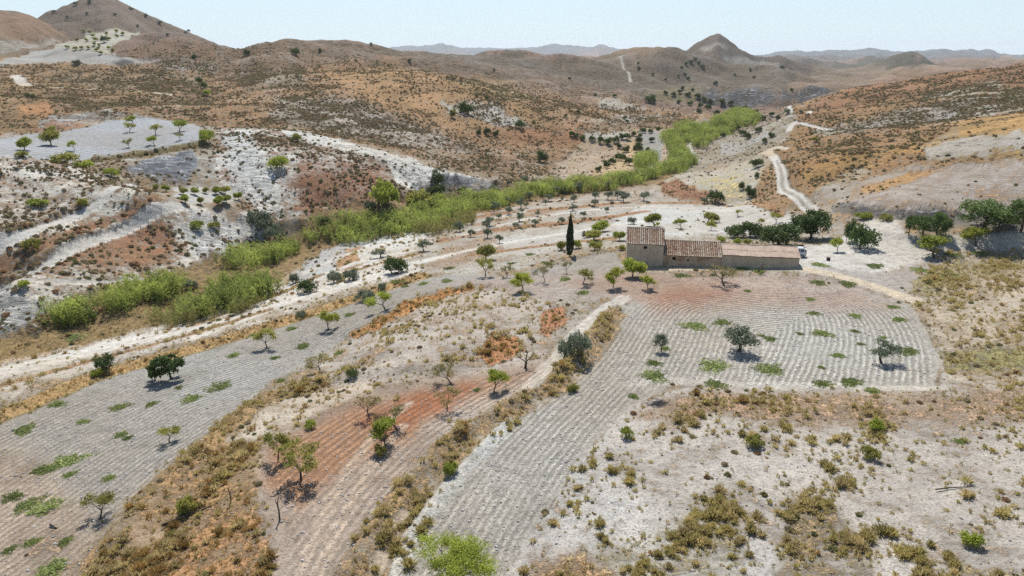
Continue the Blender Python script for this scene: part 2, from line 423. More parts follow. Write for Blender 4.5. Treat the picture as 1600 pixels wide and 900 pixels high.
# --- upper left plateau
paint([(-200,75),(60,72),(215,96),(330,104),(345,205),(315,196),(230,182),(150,188),(60,205),(-200,225)], srgb(188,172,156), srgb(166,126,84), .66, .10, speck=.5, region=HR)
paint([(60,120),(180,112),(300,120),(330,140),(250,140),(120,135)], srgb(196,186,176), srgb(150,120,82), .5, .16, soft=14)
paint([(170,108),(260,108),(330,150),(340,195),(290,180),(250,150)], srgb(200,186,170), srgb(152,112,74), .55, .3, speck=.7, soft=14)
paint([(25,165),(75,158),(80,180),(30,185)], None, srgb(186,130,80), .95, .04, soft=10)
paint([(70,145),(200,150),(330,165),(330,192),(230,178),(150,168),(90,168)], srgb(194,176,156), srgb(150,112,76), .6, .35, speck=.6, soft=12)
paint([(-100,105),(0,97),(45,78),(90,74),(150,80),(205,90),(262,95),(190,103),(110,97),(40,100)], srgb(180,178,176), srgb(160,150,130), .1, .0, speck=.03, soft=3, wob=.25, region=4)
paint([(85,76),(105,66),(135,50),(190,47),(218,50),(205,58),(180,70),(172,80),(186,90),(150,80),(110,78)], srgb(196,190,178), srgb(165,160,100), .28, .0, speck=.0, soft=3, wob=.25, region=4)
paint([(-60,62),(0,62),(60,64),(95,62),(75,72),(20,82),(-60,88)], srgb(184,176,170), srgb(120,116,84), .35, speck=.1, soft=4, wob=.4)
paint([(175,98),(190,93),(212,96),(208,103),(185,104)], srgb(100,98,100), cover=0, speck=0, soft=2, wob=.2)
paint([(200,66),(330,62),(335,92),(262,93),(196,90),(175,74)], srgb(160,146,134), srgb(146,110,84), .62, speck=.6, soft=5, region=HR)
paint([(240,98),(300,94),(350,104),(330,112),(260,110)], srgb(196,190,184), srgb(150,120,90), .35, .3, speck=.7, soft=8)
# --- brown hill in the middle distance
paint([(330,204),(330,125),(430,110),(600,100),(760,120),(900,150),(1110,178),(1080,196),(960,206),(880,250),(790,275),(700,258),(600,232),(450,203)], srgb(196,182,168), srgb(166,122,82), .62, .18, speck=.45, region=HR)
paint([(480,108),(600,104),(700,118),(800,150),(850,190),(700,200),(560,150)], srgb(206,190,172), srgb(180,134,88), .78, .10, speck=.25, soft=26)
paint([(430,150),(560,158),(640,190),(760,235),(640,232),(520,208),(420,190)], srgb(205,198,190), srgb(140,106,72), .42, .42, speck=.7, soft=22)
paint([(360,108),(460,108),(480,135),(380,140)], srgb(176,164,150), srgb(140,110,78), .5, .3, speck=.7, soft=14)
paint([(700,120),(780,128),(830,150),(790,165),(720,140)], srgb(210,190,160), srgb(176,138,84), .5, .3, speck=.6, soft=14)
paint([(690,160),(740,155),(790,168),(790,198),(740,182),(700,178)], srgb(212,208,202), srgb(160,130,90), .25, .25, soft=10)
paint([(745,172),(800,178),(830,200),(770,196)], srgb(214,212,210), srgb(160,130,90), .2, .2, soft=6)
paint([(770,205),(900,195),(960,200),(900,232),(800,222)], None, srgb(184,124,84), .8, .1, soft=18)
paint([(860,205),(1000,186),(1090,184),(1060,196),(930,208)], srgb(176,164,152), srgb(150,116,84), .6, .15, speck=.5, soft=8)
paint([(905,162),(960,160),(1010,168),(960,172)], srgb(190,184,178), cover=.25, soft=5)
paint([(920,190),(1000,176),(1060,184),(980,196)], srgb(196,190,184), cover=.4, soft=6)
paint([(640,228),(760,238),(860,255),(900,262),(860,290),(780,290),(700,262)], srgb(208,202,194), srgb(154,112,74), .52, .25, soft=14, region=HR)
# --- valley floor north: olive terraces, riverbed
paint([(880,262),(910,215),(960,206),(1060,198),(1100,185),(1050,240),(1000,272),(880,280)], srgb(196,178,158), srgb(190,150,98), .4, .06, soft=8)
paint([(1000,205),(1035,205),(1035,250),(1010,268),(1000,235)], srgb(168,164,160), srgb(120,120,90), .1, .0, soft=5)
paint([(915,212),(935,203),(985,206),(975,216),(930,222)], srgb(192,188,180), cover=.1, soft=4)
paint([(985,222),(1002,222),(985,268),(930,272)], srgb(212,184,150), srgb(214,176,110), .4, soft=5)
paint([(1150,205),(1200,190),(1245,180),(1260,200),(1240,235),(1200,245),(1120,262),(1080,268),(1075,250)], srgb(190,182,172), srgb(150,130,86), .45, .08, soft=8)
paint([(1130,225),(1180,212),(1195,222),(1160,240),(1120,245)], srgb(184,182,180), cover=.15, soft=5)
paint([(1165,220),(1200,205),(1200,215),(1180,226)], srgb(180,180,182), cover=.1, soft=4)
paint([(1010,300),(1060,274),(1180,250),(1200,290),(1170,325),(1080,330),(1000,320)], srgb(198,190,180), srgb(206,180,120), .35, .04, soft=8)
paint([(1060,290),(1150,270),(1180,280),(1160,312),(1100,308)], srgb(190,186,176), srgb(216,190,110), .45, .02, soft=8)
paint([(1030,288),(1060,282),(1120,300),(1130,318),(1060,318),(1035,306)], srgb(170,130,100), srgb(160,112,72), .85, .25, tone=.3, soft=5)
paint([(1175,330),(1180,290),(1205,250),(1245,245),(1275,330)], srgb(186,168,146), srgb(166,126,74), .68, .3, tuft=.2, tone=.5, soft=10)
# --- right hill
paint([(1230,168),(1330,138),(1400,112),(1600,82),(2000,60),(2000,260),(1600,250),(1400,268),(1290,295),(1240,320),(1225,270),(1210,235),(1240,200)], srgb(190,176,162), srgb(170,124,78), .64, .18, speck=.45, tone=.25, region=HR)
paint([(1290,150),(1400,120),(1600,96),(2000,75),(2000,130),(1500,140),(1330,170),(1240,190)], srgb(170,152,140), srgb(164,116,82), .75, .14, speck=.5, soft=20)
paint([(1270,205),(1330,190),(1420,170),(1520,150),(1600,138),(1640,150),(1600,172),(1480,190),(1360,202),(1290,212)], srgb(190,184,178), srgb(150,124,86), .38, .3, speck=.8, soft=14)
paint([(1440,145),(1560,125),(1575,140),(1500,150),(1440,158)], srgb(188,182,176), srgb(150,124,90), .35, .3, speck=.7, soft=8)
paint([(1460,182),(1490,172),(1520,180),(1480,190)], srgb(196,192,190), cover=.1, soft=5)
paint([(1525,165),(1560,160),(1560,172),(1520,178)], srgb(210,208,204), cover=.1, soft=5)
paint([(1500,195),(1600,178),(2000,150),(2000,250),(1600,252),(1480,235),(1440,228)], srgb(196,184,172), srgb(190,150,88), .5, .03, tone=.8, soft=10)
paint([(1500,190),(1600,178),(1700,176),(1600,205),(1500,215)], None, srgb(192,146,84), .9, .04, soft=14, tone=.9)
paint([(1440,232),(1500,215),(1590,205),(1620,225),(1540,240),(1445,248)], srgb(188,180,174), srgb(170,150,110), .15, .01, soft=6)
paint([(1255,260),(1340,235),(1430,225),(1440,238),(1330,262),(1270,290)], None, srgb(184,136,74), .75, .28, tone=.4, soft=14)
paint([(1270,300),(1330,262),(1360,265),(1310,300)], srgb(206,196,184), srgb(170,134,80), .45, .3, soft=10)
paint([(1330,318),(1345,285),(1420,262),(1600,250),(2000,240),(2000,340),(1600,335),(1450,326)], srgb(190,178,170), srgb(184,150,108), .33, .02, clod=.8, tone=.7, soft=8, region=0)
paint([(1330,300),(1380,282),(1440,268),(1480,258),(1470,268),(1420,282),(1370,300)], None, srgb(190,140,66), .85, .12, tone=1, soft=8)
paint([(1510,302),(1560,290),(1570,305),(1530,312)], None, srgb(190,140,84), .55, .05, tone=1, soft=14)
# dark scarp above the yard
paint([(1300,318),(1340,322),(1450,328),(1600,335),(2000,345),(2000,362),(1600,358),(1460,350),(1340,338),(1300,330)], srgb(140,136,132), srgb(140,120,86), .35, .1, soft=4, wob=.5)
# --- terraced field on the left
paint([(-200,225),(0,215),(60,205),(150,190),(230,183),(315,197),(345,205),(350,300),(300,300),(220,300),(180,288),(60,250),(-200,260)], srgb(186,182,180), srgb(150,118,76), .45, .12, soft=5, region=HR)
paint([(-60,222),(0,217),(60,207),(105,203),(150,196),(170,188),(230,184),(285,191),(315,198),(312,221),(240,233),(190,240),(140,248),(100,252),(30,246),(-60,240)], srgb(176,178,184), srgb(150,160,90), .04, 0, clod=.9, soft=3, wob=.25, region=4)
paint([(60,190),(100,180),(150,170),(185,171),(235,183),(150,189),(105,196),(60,207)], srgb(206,206,206), srgb(150,112,78), .35, .1, soft=5)
paint([(40,205),(100,188),(140,190),(130,200),(60,208)], None, srgb(176,122,84), .75, .06, soft=5)
paint([(200,262),(250,245),(300,235),(310,250),(290,285),(250,282),(215,275)], srgb(150,154,166), srgb(110,100,84), .2, .05, soft=6)
# --- white gully hill
paint([(330,205),(345,198),(480,205),(600,238),(720,272),(790,295),(700,310),(600,330),(540,345),(470,350),(400,345),(350,305)], srgb(226,225,225), srgb(144,98,66), .48, .34, tone=.1, soft=8, region=HR)
paint([(345,205),(385,203),(420,260),(440,330),(400,330),(370,290)], srgb(232,232,232), srgb(150,108,80), .14, .22, soft=14)
paint([(430,203),(480,205),(600,237),(700,268),(780,290),(720,292),(690,290),(640,268),(560,238),(450,214)], srgb(234,234,234), cover=.04, shrub=.06, soft=6)
paint([(470,250),(600,262),(620,310),(540,335),(460,330)], srgb(214,200,192), srgb(148,96,64), .62, .42, soft=18)
paint([(610,255),(680,268),(700,292),(650,296),(620,290)], srgb(232,233,236), cover=.05, shrub=.06, soft=6)
paint([(690,282),(760,285),(790,294),(740,304),(690,304)], srgb(150,150,158), srgb(90,84,76), .2, .05, soft=4)
# --- near left slope
paint([(-200,265),(0,245),(60,250),(120,260),(185,284),(250,305),(320,330),(400,345),(420,372),(330,418),(190,440),(100,470),(0,530),(-200,570)], srgb(226,223,220), srgb(152,110,76), .38, .42, tone=.15, soft=6, region=HR)
paint([(-100,262),(0,247),(100,258),(190,288),(150,300),(60,300),(-100,330)], srgb(230,222,216), srgb(168,126,96), .28, .38, tone=.1, soft=14)
paint([(270,332),(330,330),(400,345),(412,368),(330,405),(290,370)], srgb(232,232,234), srgb(150,112,78), .12, .2, soft=10)
paint([(-50,455),(20,445),(70,480),(60,520),(0,532),(-50,540)], srgb(228,229,232), srgb(130,116,84), .2, .25, soft=10)
paint([(110,385),(180,360),(270,345),(290,395),(220,410),(120,420),(70,425)], None, srgb(152,98,60), .68, .4, soft=12)
paint([(0,410),(90,370),(170,330),(250,310),(240,325),(140,360),(60,400),(0,425)], None, srgb(160,110,68), .72, .35, soft=8)
paint([(270,292),(380,300),(372,316),(300,318),(272,310)], srgb(196,194,192), srgb(150,130,80), .15, 0, soft=4)
band([(-60,412),(0,382),(70,350),(140,320),(186,296)], 2.2, srgb(126,116,106), srgb(130,98,66), .55, .5, tone=.1)
band([(50,416),(110,388),(180,355),(250,328)], 1.6, srgb(130,120,110), srgb(136,100,68), .55, .5, tone=.1)
band([(150,252),(210,245),(260,236),(318,226)], 3.0, srgb(150,132,112), srgb(120,104,64), .7, .35, tone=.2)
band([(0,420),(90,378),(170,342),(240,322)], 3.4, None, srgb(150,98,60), .75, .45, tone=.1)
# --- riverside strip under the reeds
paint([(-200,600),(-20,530),(60,500),(200,440),(380,390),(520,330),(690,300),(860,285),(1000,272),(1060,262),(1040,280),(960,298),(870,312),(760,330),(650,355),(520,400),(430,450),(300,500),(150,540),(-200,640)], srgb(160,140,110), srgb(150,122,70), .75, .1, tone=.6, soft=8, region=5)
# --- pale wash between reeds and fields
paint([(-200,650),(0,565),(100,545),(240,510),(400,455),(500,400),(560,375),(700,345),(860,315),(1000,300),(1000,322),(860,350),(760,372),(660,425),(560,450),(420,500),(250,545),(100,590),(-200,690)], srgb(212,204,196), srgb(196,164,118), .34, .05, tuft=.08, tone=.7, soft=8, region=0)
paint([(480,405),(520,385),(600,368),(640,372),(560,400),(500,440),(440,455)], srgb(196,196,198), cover=.2, soft=6)
paint([(560,400),(590,395),(600,415),(640,425),(690,400),(700,410),(640,430),(560,440),(470,470),(380,490),(380,475),(480,450)], srgb(218,210,202), cover=.2, soft=6)
paint([(520,410),(560,385),(580,392),(570,412),(530,425)], None, srgb(190,138,80), .85, .05, soft=6)
paint([(560,395),(580,375),(650,360),(680,368),(640,385),(600,392),(590,418),(570,415)], srgb(216,214,212), cover=.08, soft=5)
# --- olive fields behind the cypress
paint([(640,392),(700,345),(820,318),(960,300),(1010,298),(1180,328),(1250,332),(1300,350),(1240,375),(980,385),(880,400),(770,430),(660,428)], srgb(194,188,180), srgb(186,146,96), .3, .03, tone=.7, soft=8)
paint([(960,345),(1010,320),(1180,322),(1260,340),(1240,360),(960,372)], srgb(206,204,202), cover=.12, soft=8)
paint([(780,372),(960,350),(970,368),(860,392),(760,402)], srgb(200,196,192), cover=.15, soft=8)
paint([(660,420),(700,385),(760,372),(800,390),(720,415)], srgb(186,168,154), srgb(190,150,104), .4, soft=8)
for ln, w in (([(600,366),(690,345),(740,335),(820,320),(900,312)],1.6),([(660,356),(720,340),(800,333),(870,327),(980,317)],2.2),([(690,377),(740,364),(820,354),(880,351),(960,338),(1010,330)],2.6),([(740,398),(800,390),(880,380),(960,372)],2.2),([(1000,318),(1080,316),(1180,320),(1220,336)],2.2)):
    band(ln, w, srgb(170,140,112), srgb(176,128,78), .85, .25, tone=.5)
# --- the big grey field on the left
paint([(-300,1000),(-300,720),(0,655),(150,592),(310,548),(440,510),(520,482),(600,455),(700,428),(790,432),(960,392),(990,440),(960,465),(820,450),(760,447),(660,462),(560,515),(500,555),(420,600),(330,680),(240,760),(180,850),(120,950)], srgb(172,167,162), srgb(150,150,90), .12, .004, clod=1, soft=6, wob=.5)
paint([(-300,1000),(-300,800),(0,690),(90,740),(160,830),(140,950)], srgb(192,176,162), srgb(182,148,108), .24, .03, clod=1, soft=60)
paint([(690,440),(790,432),(900,420),(990,425),(1010,445),(960,462),(840,470),(760,460)], srgb(182,168,160), srgb(170,140,100), .18, .004, clod=1, soft=14)
paint([(880,440),(1000,424),(1160,432),(1260,438),(1330,452),(1200,462),(1000,468),(950,462)], srgb(184,160,146), srgb(172,136,108), .2, .004, clod=1, soft=22)
# --- grass banks round it
band([(-100,700),(0,652),(150,588),(300,548),(430,508),(520,480),(600,452),(660,432)], 2.6, srgb(190,160,120), srgb(192,152,84), .9, .25, tuft=.25, tone=.9)
band([(130,950),(180,850),(240,770),(330,690),(420,620),(520,592),(620,580),(720,575),(790,560)], 5.0, srgb(200,182,158), srgb(172,136,78), .62, .2, tuft=.9, tone=.62)
# --- mound
paint([(500,570),(560,520),(640,470),(720,447),(790,455),(850,470),(880,500),(850,560),(790,590),(700,600),(600,600),(520,610)], srgb(204,194,186), srgb(184,146,98), .3, .12, tuft=.25, tone=.5, clod=.6, soft=12)
paint([(545,522),(600,490),(660,460),(720,445),(762,448),(700,462),(660,480),(600,508),(560,528)], srgb(200,150,100), srgb(196,134,58), .9, .3, tuft=.45, tone=1, soft=6)
paint([(845,490),(880,475),(888,500),(860,525),(842,520)], None, srgb(190,122,72), .75, .2, tone=1, soft=8)
paint([(740,555),(760,530),(810,525),(820,545),(770,575)], None, srgb(196,126,60), .85, .2, tuft=.3, tone=1, soft=8)
paint([(350,690),(420,630),(540,602),(600,602),(560,620),(470,660),(420,690)], srgb(216,204,190), srgb(190,156,104), .3, .1, tuft=.25, tone=.7, soft=8)
# --- the ochre corner bottom left
paint([(120,960),(180,860),(240,770),(320,700),(400,690),(420,740),(380,820),(420,900),(430,960)], srgb(206,182,154), srgb(178,136,78), .5, .12, tuft=1.5, tone=.75, soft=16)
paint([(190,900),(260,850),(420,790),(440,860),(400,960),(150,960)], None, srgb(182,132,72), .66, .1, tuft=1.7, tone=.88, soft=24)
# --- red field
paint([(400,960),(430,860),(400,760),(410,700),(480,665),(560,625),(700,595),(850,560),(880,575),(820,612),(700,690),(620,780),(560,880),(530,960)], srgb(188,172,160), srgb(190,150,110), .2, .01, tuft=.02, clod=1, soft=40, wob=2)
paint([(415,760),(420,700),(500,655),(570,622),(700,598),(830,580),(800,600),(690,640),(640,690),(560,720),(470,790)], srgb(180,140,112), srgb(176,136,98), .14, .01, clod=1, soft=40)
paint([(560,660),(640,620),(740,600),(700,640),(600,680)], srgb(174,116,82), srgb(172,128,88), .08, clod=1, soft=30)
# --- main ploughed field by the house
paint([(560,960),(650,840),(720,740),(800,660),(880,590),(940,530),(965,480),(1010,462),(1180,440),(1330,450),(1430,480),(1466,560),(1462,612),(1200,612),(1050,600),(980,640),(920,700),(860,790),(800,880),(760,960)], srgb(182,176,169), srgb(170,150,110), .08, .004, clod=1, soft=5, wob=.4, region=4)
paint([(980,600),(1000,520),(1200,480),(1440,540),(1460,610),(1200,605)], srgb(190,185,178), clod=1, soft=60)
paint([(990,462),(1180,440),(1330,450),(1400,480),(1200,480),(1020,490)], srgb(188,164,150), None, .1, clod=1, soft=34)
paint([(1000,468),(1060,450),(1150,450),(1090,476)], srgb(178,138,118), clod=1, soft=30)
# --- pale stubble field right
paint([(740,980),(800,880),(860,790),(920,700),(980,640),(1060,605),(1210,608),(1470,612),(1470,540),(1440,470),(1410,455),(1440,420),(1500,395),(1600,385),(2000,380),(2000,1300),(700,1300)], srgb(207,201,197), srgb(188,158,118), .26, .05, tuft=.26, tone=.4, clod=.8, soft=8)
paint([(1000,650),(1060,618),(1200,612),(1460,615),(1600,600),(1800,600),(1800,650),(1500,660),(1250,665),(1120,650),(1060,660)], srgb(204,184,164), srgb(188,150,110), .52, .06, tuft=.34, tone=.5, soft=26)
paint([(1420,470),(1450,420),(1520,395),(1800,380),(1800,600),(1480,600),(1470,540)], srgb(208,194,176), srgb(186,154,104), .36, .06, tuft=.42, tone=.6, soft=16)
paint([(1410,440),(1460,405),(1540,395),(1640,392),(1600,420),(1500,445),(1450,470)], None, srgb(164,152,84), .5, .08, tuft=.6, tone=.5, soft=30)
paint([(1470,550),(1600,540),(1750,540),(1750,560),(1600,580),(1480,580)], None, srgb(150,140,74), .6, .15, tuft=.7, tone=.35, soft=10)
paint([(830,960),(880,870),(1000,840),(1100,780),(1150,780),(1160,960)], srgb(204,198,190), srgb(170,150,90), .35, .1, tuft=1.5, tone=.35, soft=40)
paint([(810,960),(840,880),(900,870),(960,890),(990,960)], srgb(200,170,140), srgb(186,146,96), .55, .1, tuft=.7, tone=.8, soft=46, wob=2)
paint([(1190,960),(1215,860),(1225,780),(1270,765),(1330,820),(1370,870),(1380,960)], srgb(196,186,176), srgb(160,132,82), .45, .12, tuft=1.1, tone=.45, soft=46, wob=2.6)
paint([(1380,960),(1440,880),(1550,890),(1640,900),(1640,960)], None, srgb(176,150,80), .45, .2, tuft=.7, tone=.5, soft=16)
# --- dividing bank between red field and main field
band([(530,960),(570,870),(620,790),(680,710),(750,665),(810,632),(870,600),(915,560),(940,520),(958,485)], 3.6, srgb(214,200,182), srgb(176,140,84), .55, .14, tuft=.55, tone=.62)
band([(610,940),(650,820),(720,735),(800,660)], 1.5, srgb(210,208,204), cover=.15, tuft=.25)
# --- yard and tracks
paint([(1245,385),(1300,380),(1330,362),(1350,345),(1400,345),(1425,372),(1510,378),(1600,368),(1800,350),(1800,372),(1600,382),(1480,388),(1440,415),(1380,428),(1300,425),(1245,418)], srgb(212,208,204), srgb(190,160,116), .1, 0, clod=.4, soft=8)
paint([(1270,412),(1380,428),(1450,408),(1560,390),(1500,398),(1440,430),(1400,455),(1330,435)], srgb(184,174,168), srgb(170,150,110), .12, .01, clod=.8, soft=8)
paint([(1190,350),(1300,345),(1330,360),(1290,372),(1200,385)], srgb(196,188,180), srgb(180,146,104), .35, .03, soft=8)
TRACK = srgb(214, 208, 202)
def track(line, w, soil=TRACK, **k):
    sl, m, d = band(line, w, soil, None, 0.0, 0.0, tuft=0, clod=.35, speck=0, soft=.35, wob=.25, region=2, **k)
    FURR[sl] *= 1 - m
track([(1272,330),(1250,320),(1228,306),(1220,294),(1224,282),(1222,268),(1214,250),(1208,243)], 2.9)
band([(1272,330),(1250,320),(1228,306),(1220,294),(1224,282),(1222,268),(1214,250)], 0.9, srgb(160,152,142), srgb(150,140,110), .3, a=.8)
track([(1208,243),(1190,238),(1230,232)], 2.5, BE)
track([(1232,205),(1240,195),(1236,185),(1252,188),(1268,197),(1300,203)], 2.6)
track([(1215,166),(1235,172),(1265,176)], 3)
track([(1000,421),(1100,419),(1200,417),(1260,420),(1330,435),(1385,455),(1425,468)], 2.6, srgb(216,198,174))
track([(1260,404),(1320,398),(1380,388),(1440,382),(1520,378),(1600,370),(1700,360)], 3.6, srgb(212,208,204))
track([(-120,430),(0,386),(70,355),(140,325),(190,300),(206,290)], 2.9, srgb(214,212,210))
track([(-120,480),(0,446),(50,428),(100,398),(180,362),(250,332),(280,322)], 2.8, srgb(212,210,208))
track([(40,437),(90,440),(180,441),(220,436)], 1.4, srgb(196,192,188))
track([(24,118),(32,124),(40,133)], 6, srgb(214,206,196))
track([(40,133),(100,137),(200,142),(270,148)], 2.6, srgb(212,196,172))
track([(1078,225),(1080,236),(1090,250),(1084,256)], 2.2, srgb(206,202,198))
track([(-160,640),(0,587),(100,562),(220,534),(330,506),(430,478),(520,455),(590,432),(640,416)], 3.2, srgb(216,208,200), a=.8)
track([(830,600),(870,560),(905,515),(935,485),(975,465)], 2.4, srgb(208,200,192), a=.8)
for ln, w in (([(-100,618),(0,578),(120,550),(260,517),(400,472),(470,442)], 3.0), ([(300,528),(400,492),(500,452),(600,424),(690,402)], 2.4), ([(420,470),(500,432),(560,408),(640,392)], 2.6), ([(480,425),(560,390),(640,372),(720,352),(820,330)], 2.2), ([(650,410),(760,385),(860,368),(960,352),(1010,345)], 2.4), ([(700,372),(800,346),(900,330),(1010,322),(1150,330)], 2.0)):
    band(ln, w, srgb(222,217,211), None, .06, .01, a=.85, wob=1.2)
for ln, w in (([(-100,640),(0,602),(150,562),(300,522),(420,484)], 1.4), ([(520,432),(600,410),(660,395)], 1.4), ([(300,508),(420,466),(500,430)], 1.6), ([(740,352),(860,330),(1000,312)], 1.2)):
    band(ln, w, srgb(176,146,116), srgb(170,128,80), .75, .25, tuft=.3, tone=.6, a=.9, wob=1.0)
for ln in ([(445,960),(490,840),(545,730),(600,660),(640,630)], [(470,960),(520,840),(575,735),(630,665)], [(560,960),(600,860),(630,800)]):
    band(ln, 1.0, srgb(204,184,166), None, .02, a=.7, tuft=0)
# white crumbling edge of the ploughing
band([(985,600),(1100,592),(1180,604),(1300,600),(1400,608),(1462,606)], 1.6, srgb(216,210,204), cover=.05, a=.7)

# ------------------------------------------------------------------ plough lines: distance to a guide line
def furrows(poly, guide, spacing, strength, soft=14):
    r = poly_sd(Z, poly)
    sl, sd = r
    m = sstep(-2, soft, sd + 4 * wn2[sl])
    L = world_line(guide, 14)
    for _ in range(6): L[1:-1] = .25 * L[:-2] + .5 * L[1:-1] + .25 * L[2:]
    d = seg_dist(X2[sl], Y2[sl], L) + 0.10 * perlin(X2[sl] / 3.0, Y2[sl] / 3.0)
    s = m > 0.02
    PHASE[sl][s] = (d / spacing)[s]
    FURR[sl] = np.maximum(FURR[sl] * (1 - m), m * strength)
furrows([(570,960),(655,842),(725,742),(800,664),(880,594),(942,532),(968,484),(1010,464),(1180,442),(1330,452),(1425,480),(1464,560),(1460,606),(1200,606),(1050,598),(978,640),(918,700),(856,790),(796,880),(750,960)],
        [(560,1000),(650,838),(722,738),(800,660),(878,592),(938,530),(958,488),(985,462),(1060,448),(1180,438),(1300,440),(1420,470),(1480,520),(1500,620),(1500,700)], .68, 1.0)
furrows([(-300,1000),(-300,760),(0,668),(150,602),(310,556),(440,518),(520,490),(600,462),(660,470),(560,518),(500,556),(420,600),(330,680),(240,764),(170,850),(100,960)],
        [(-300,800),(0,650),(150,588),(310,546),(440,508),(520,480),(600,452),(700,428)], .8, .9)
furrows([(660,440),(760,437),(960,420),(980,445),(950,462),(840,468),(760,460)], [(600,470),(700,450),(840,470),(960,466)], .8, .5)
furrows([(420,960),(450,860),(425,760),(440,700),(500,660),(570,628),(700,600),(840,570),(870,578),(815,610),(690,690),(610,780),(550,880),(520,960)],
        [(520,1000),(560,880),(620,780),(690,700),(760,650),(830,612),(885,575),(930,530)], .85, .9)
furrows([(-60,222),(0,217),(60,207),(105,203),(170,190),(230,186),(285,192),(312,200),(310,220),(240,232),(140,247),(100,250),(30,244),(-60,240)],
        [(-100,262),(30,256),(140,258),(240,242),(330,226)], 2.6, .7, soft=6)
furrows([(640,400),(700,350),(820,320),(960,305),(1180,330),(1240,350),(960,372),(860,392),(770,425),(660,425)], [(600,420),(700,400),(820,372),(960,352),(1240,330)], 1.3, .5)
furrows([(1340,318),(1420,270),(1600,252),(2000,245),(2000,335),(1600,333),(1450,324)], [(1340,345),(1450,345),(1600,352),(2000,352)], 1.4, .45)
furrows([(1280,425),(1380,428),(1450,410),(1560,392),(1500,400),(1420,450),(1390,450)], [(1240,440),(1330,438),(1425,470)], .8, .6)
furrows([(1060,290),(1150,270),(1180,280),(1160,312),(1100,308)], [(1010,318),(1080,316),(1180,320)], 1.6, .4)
TUFT *= 1 - 0.9 * np.clip(FURR, 0, 1); SHRUB *= 1 - np.clip(FURR, 0, 1)

# bare rock: bedded grey and white marl showing through
ROCK = np.zeros(shp)
def rock(poly, amt, soft=10):
    r = poly_sd(Z, poly)
    if r is None: return
    sl, sd = r
    ROCK[sl] = np.maximum(ROCK[sl], amt * sstep(-soft / 2, soft / 2, sd + 10 * wn1[sl] + 5 * wn2[sl]))
rock([(200,262),(250,245),(300,235),(310,250),(290,285),(250,282),(215,275)], 1)
rock([(60,192),(100,180),(150,170),(185,171),(235,183),(150,187),(105,194)], .9)
rock([(345,205),(385,203),(420,260),(440,330),(400,330),(370,290)], .8)
rock([(430,203),(480,205),(600,237),(700,268),(790,292),(720,300),(640,290),(560,240),(450,216)], .6)
rock([(610,255),(680,268),(760,285),(790,296),(740,304),(650,298)], 1)
rock([(270,332),(330,330),(400,345),(412,368),(330,405),(290,370)], .8)
rock([(-50,450),(20,445),(70,480),(60,520),(0,532),(-50,540)], 1)
rock([(180,345),(270,318),(260,330),(170,375),(120,390)], .7)
rock([(1095,140),(1160,143),(1235,146),(1300,140),(1310,146),(1250,155),(1220,166),(1150,166),(1090,160)], 1)
rock([(1260,205),(1330,195),(1420,175),(1520,160),(1520,180),(1420,195),(1340,212)], .6)
rock([(690,160),(740,155),(790,168),(830,200),(780,196),(700,178)], .7)
rock([(1300,318),(1450,328),(1600,335),(2000,345),(2000,356),(1600,346),(1460,340),(1340,332)], .9)
rock([(430,150),(560,158),(640,190),(760,235),(640,232),(520,208),(420,190)], .45)
rock([(240,98),(300,94),(350,104),(330,112),(260,110)], .6)
ROCK[REGION == 2] = 0
rr_ = np.maximum(ROCK, .35 * (REGION == 1)) * (D2 < 620)
for L, a_ in ((13, .9), (6, .55), (3, .28)):
    n_ = perlin(X2 / L + 40, Y2 / L * .8); Z += rr_ * np.minimum(a_, .004 * D2) * (np.abs(n_) * 2.4 - .5)
_k = np.where(REGION == 1, .14, .22)[..., None]
_l = GRASS.mean(-1, keepdims=True); GRASS = (GRASS * (1 - _k) + _l * _k)
_l = SOIL.mean(-1, keepdims=True); SOIL = (SOIL * .9 + _l * .1) * np.where(REGION == 1, 1.0, .96)[..., None] * np.array([.955, .925, .89])
hl = (REGION == 1)[..., None]
SOIL = np.where(hl, SOIL * np.array([1.07, 1.06, 1.02]), SOIL)
GRASS = np.where(hl, GRASS * np.array([1.10, 1.12, .98]), GRASS)
SOIL = SOIL * np.array([.985, 1.008, .965])
clamp_ = lambda a: np.clip(a, 0, 1)
vl = np.clip(VALLEY, -.5, .6) * (REGION == 1)
SPECK = np.clip(SPECK * (1 + 1.1 * vl) + .25 * np.maximum(vl, 0) * (D2 > 250), 0, 1)
SHRUB = SHRUB * np.clip(1 + 1.8 * vl, .25, 2.5)
COVER = np.clip(COVER + .28 * vl, 0, 1)
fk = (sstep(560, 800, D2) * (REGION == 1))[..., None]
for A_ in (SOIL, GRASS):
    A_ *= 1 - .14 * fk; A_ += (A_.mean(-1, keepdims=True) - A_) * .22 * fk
SPECK = np.clip(SPECK + .18 * fk[..., 0] * (.3 + clamp_(VALLEY)), 0, 1)
gm = (np.clip(vl * 1.2, 0, .3))[..., None]
GRASS = GRASS * (1 - gm) + srgb(112, 100, 66) * gm
SPECK = np.where((REGION == 1) & (D2 < 420), np.maximum(SPECK, .16), SPECK)
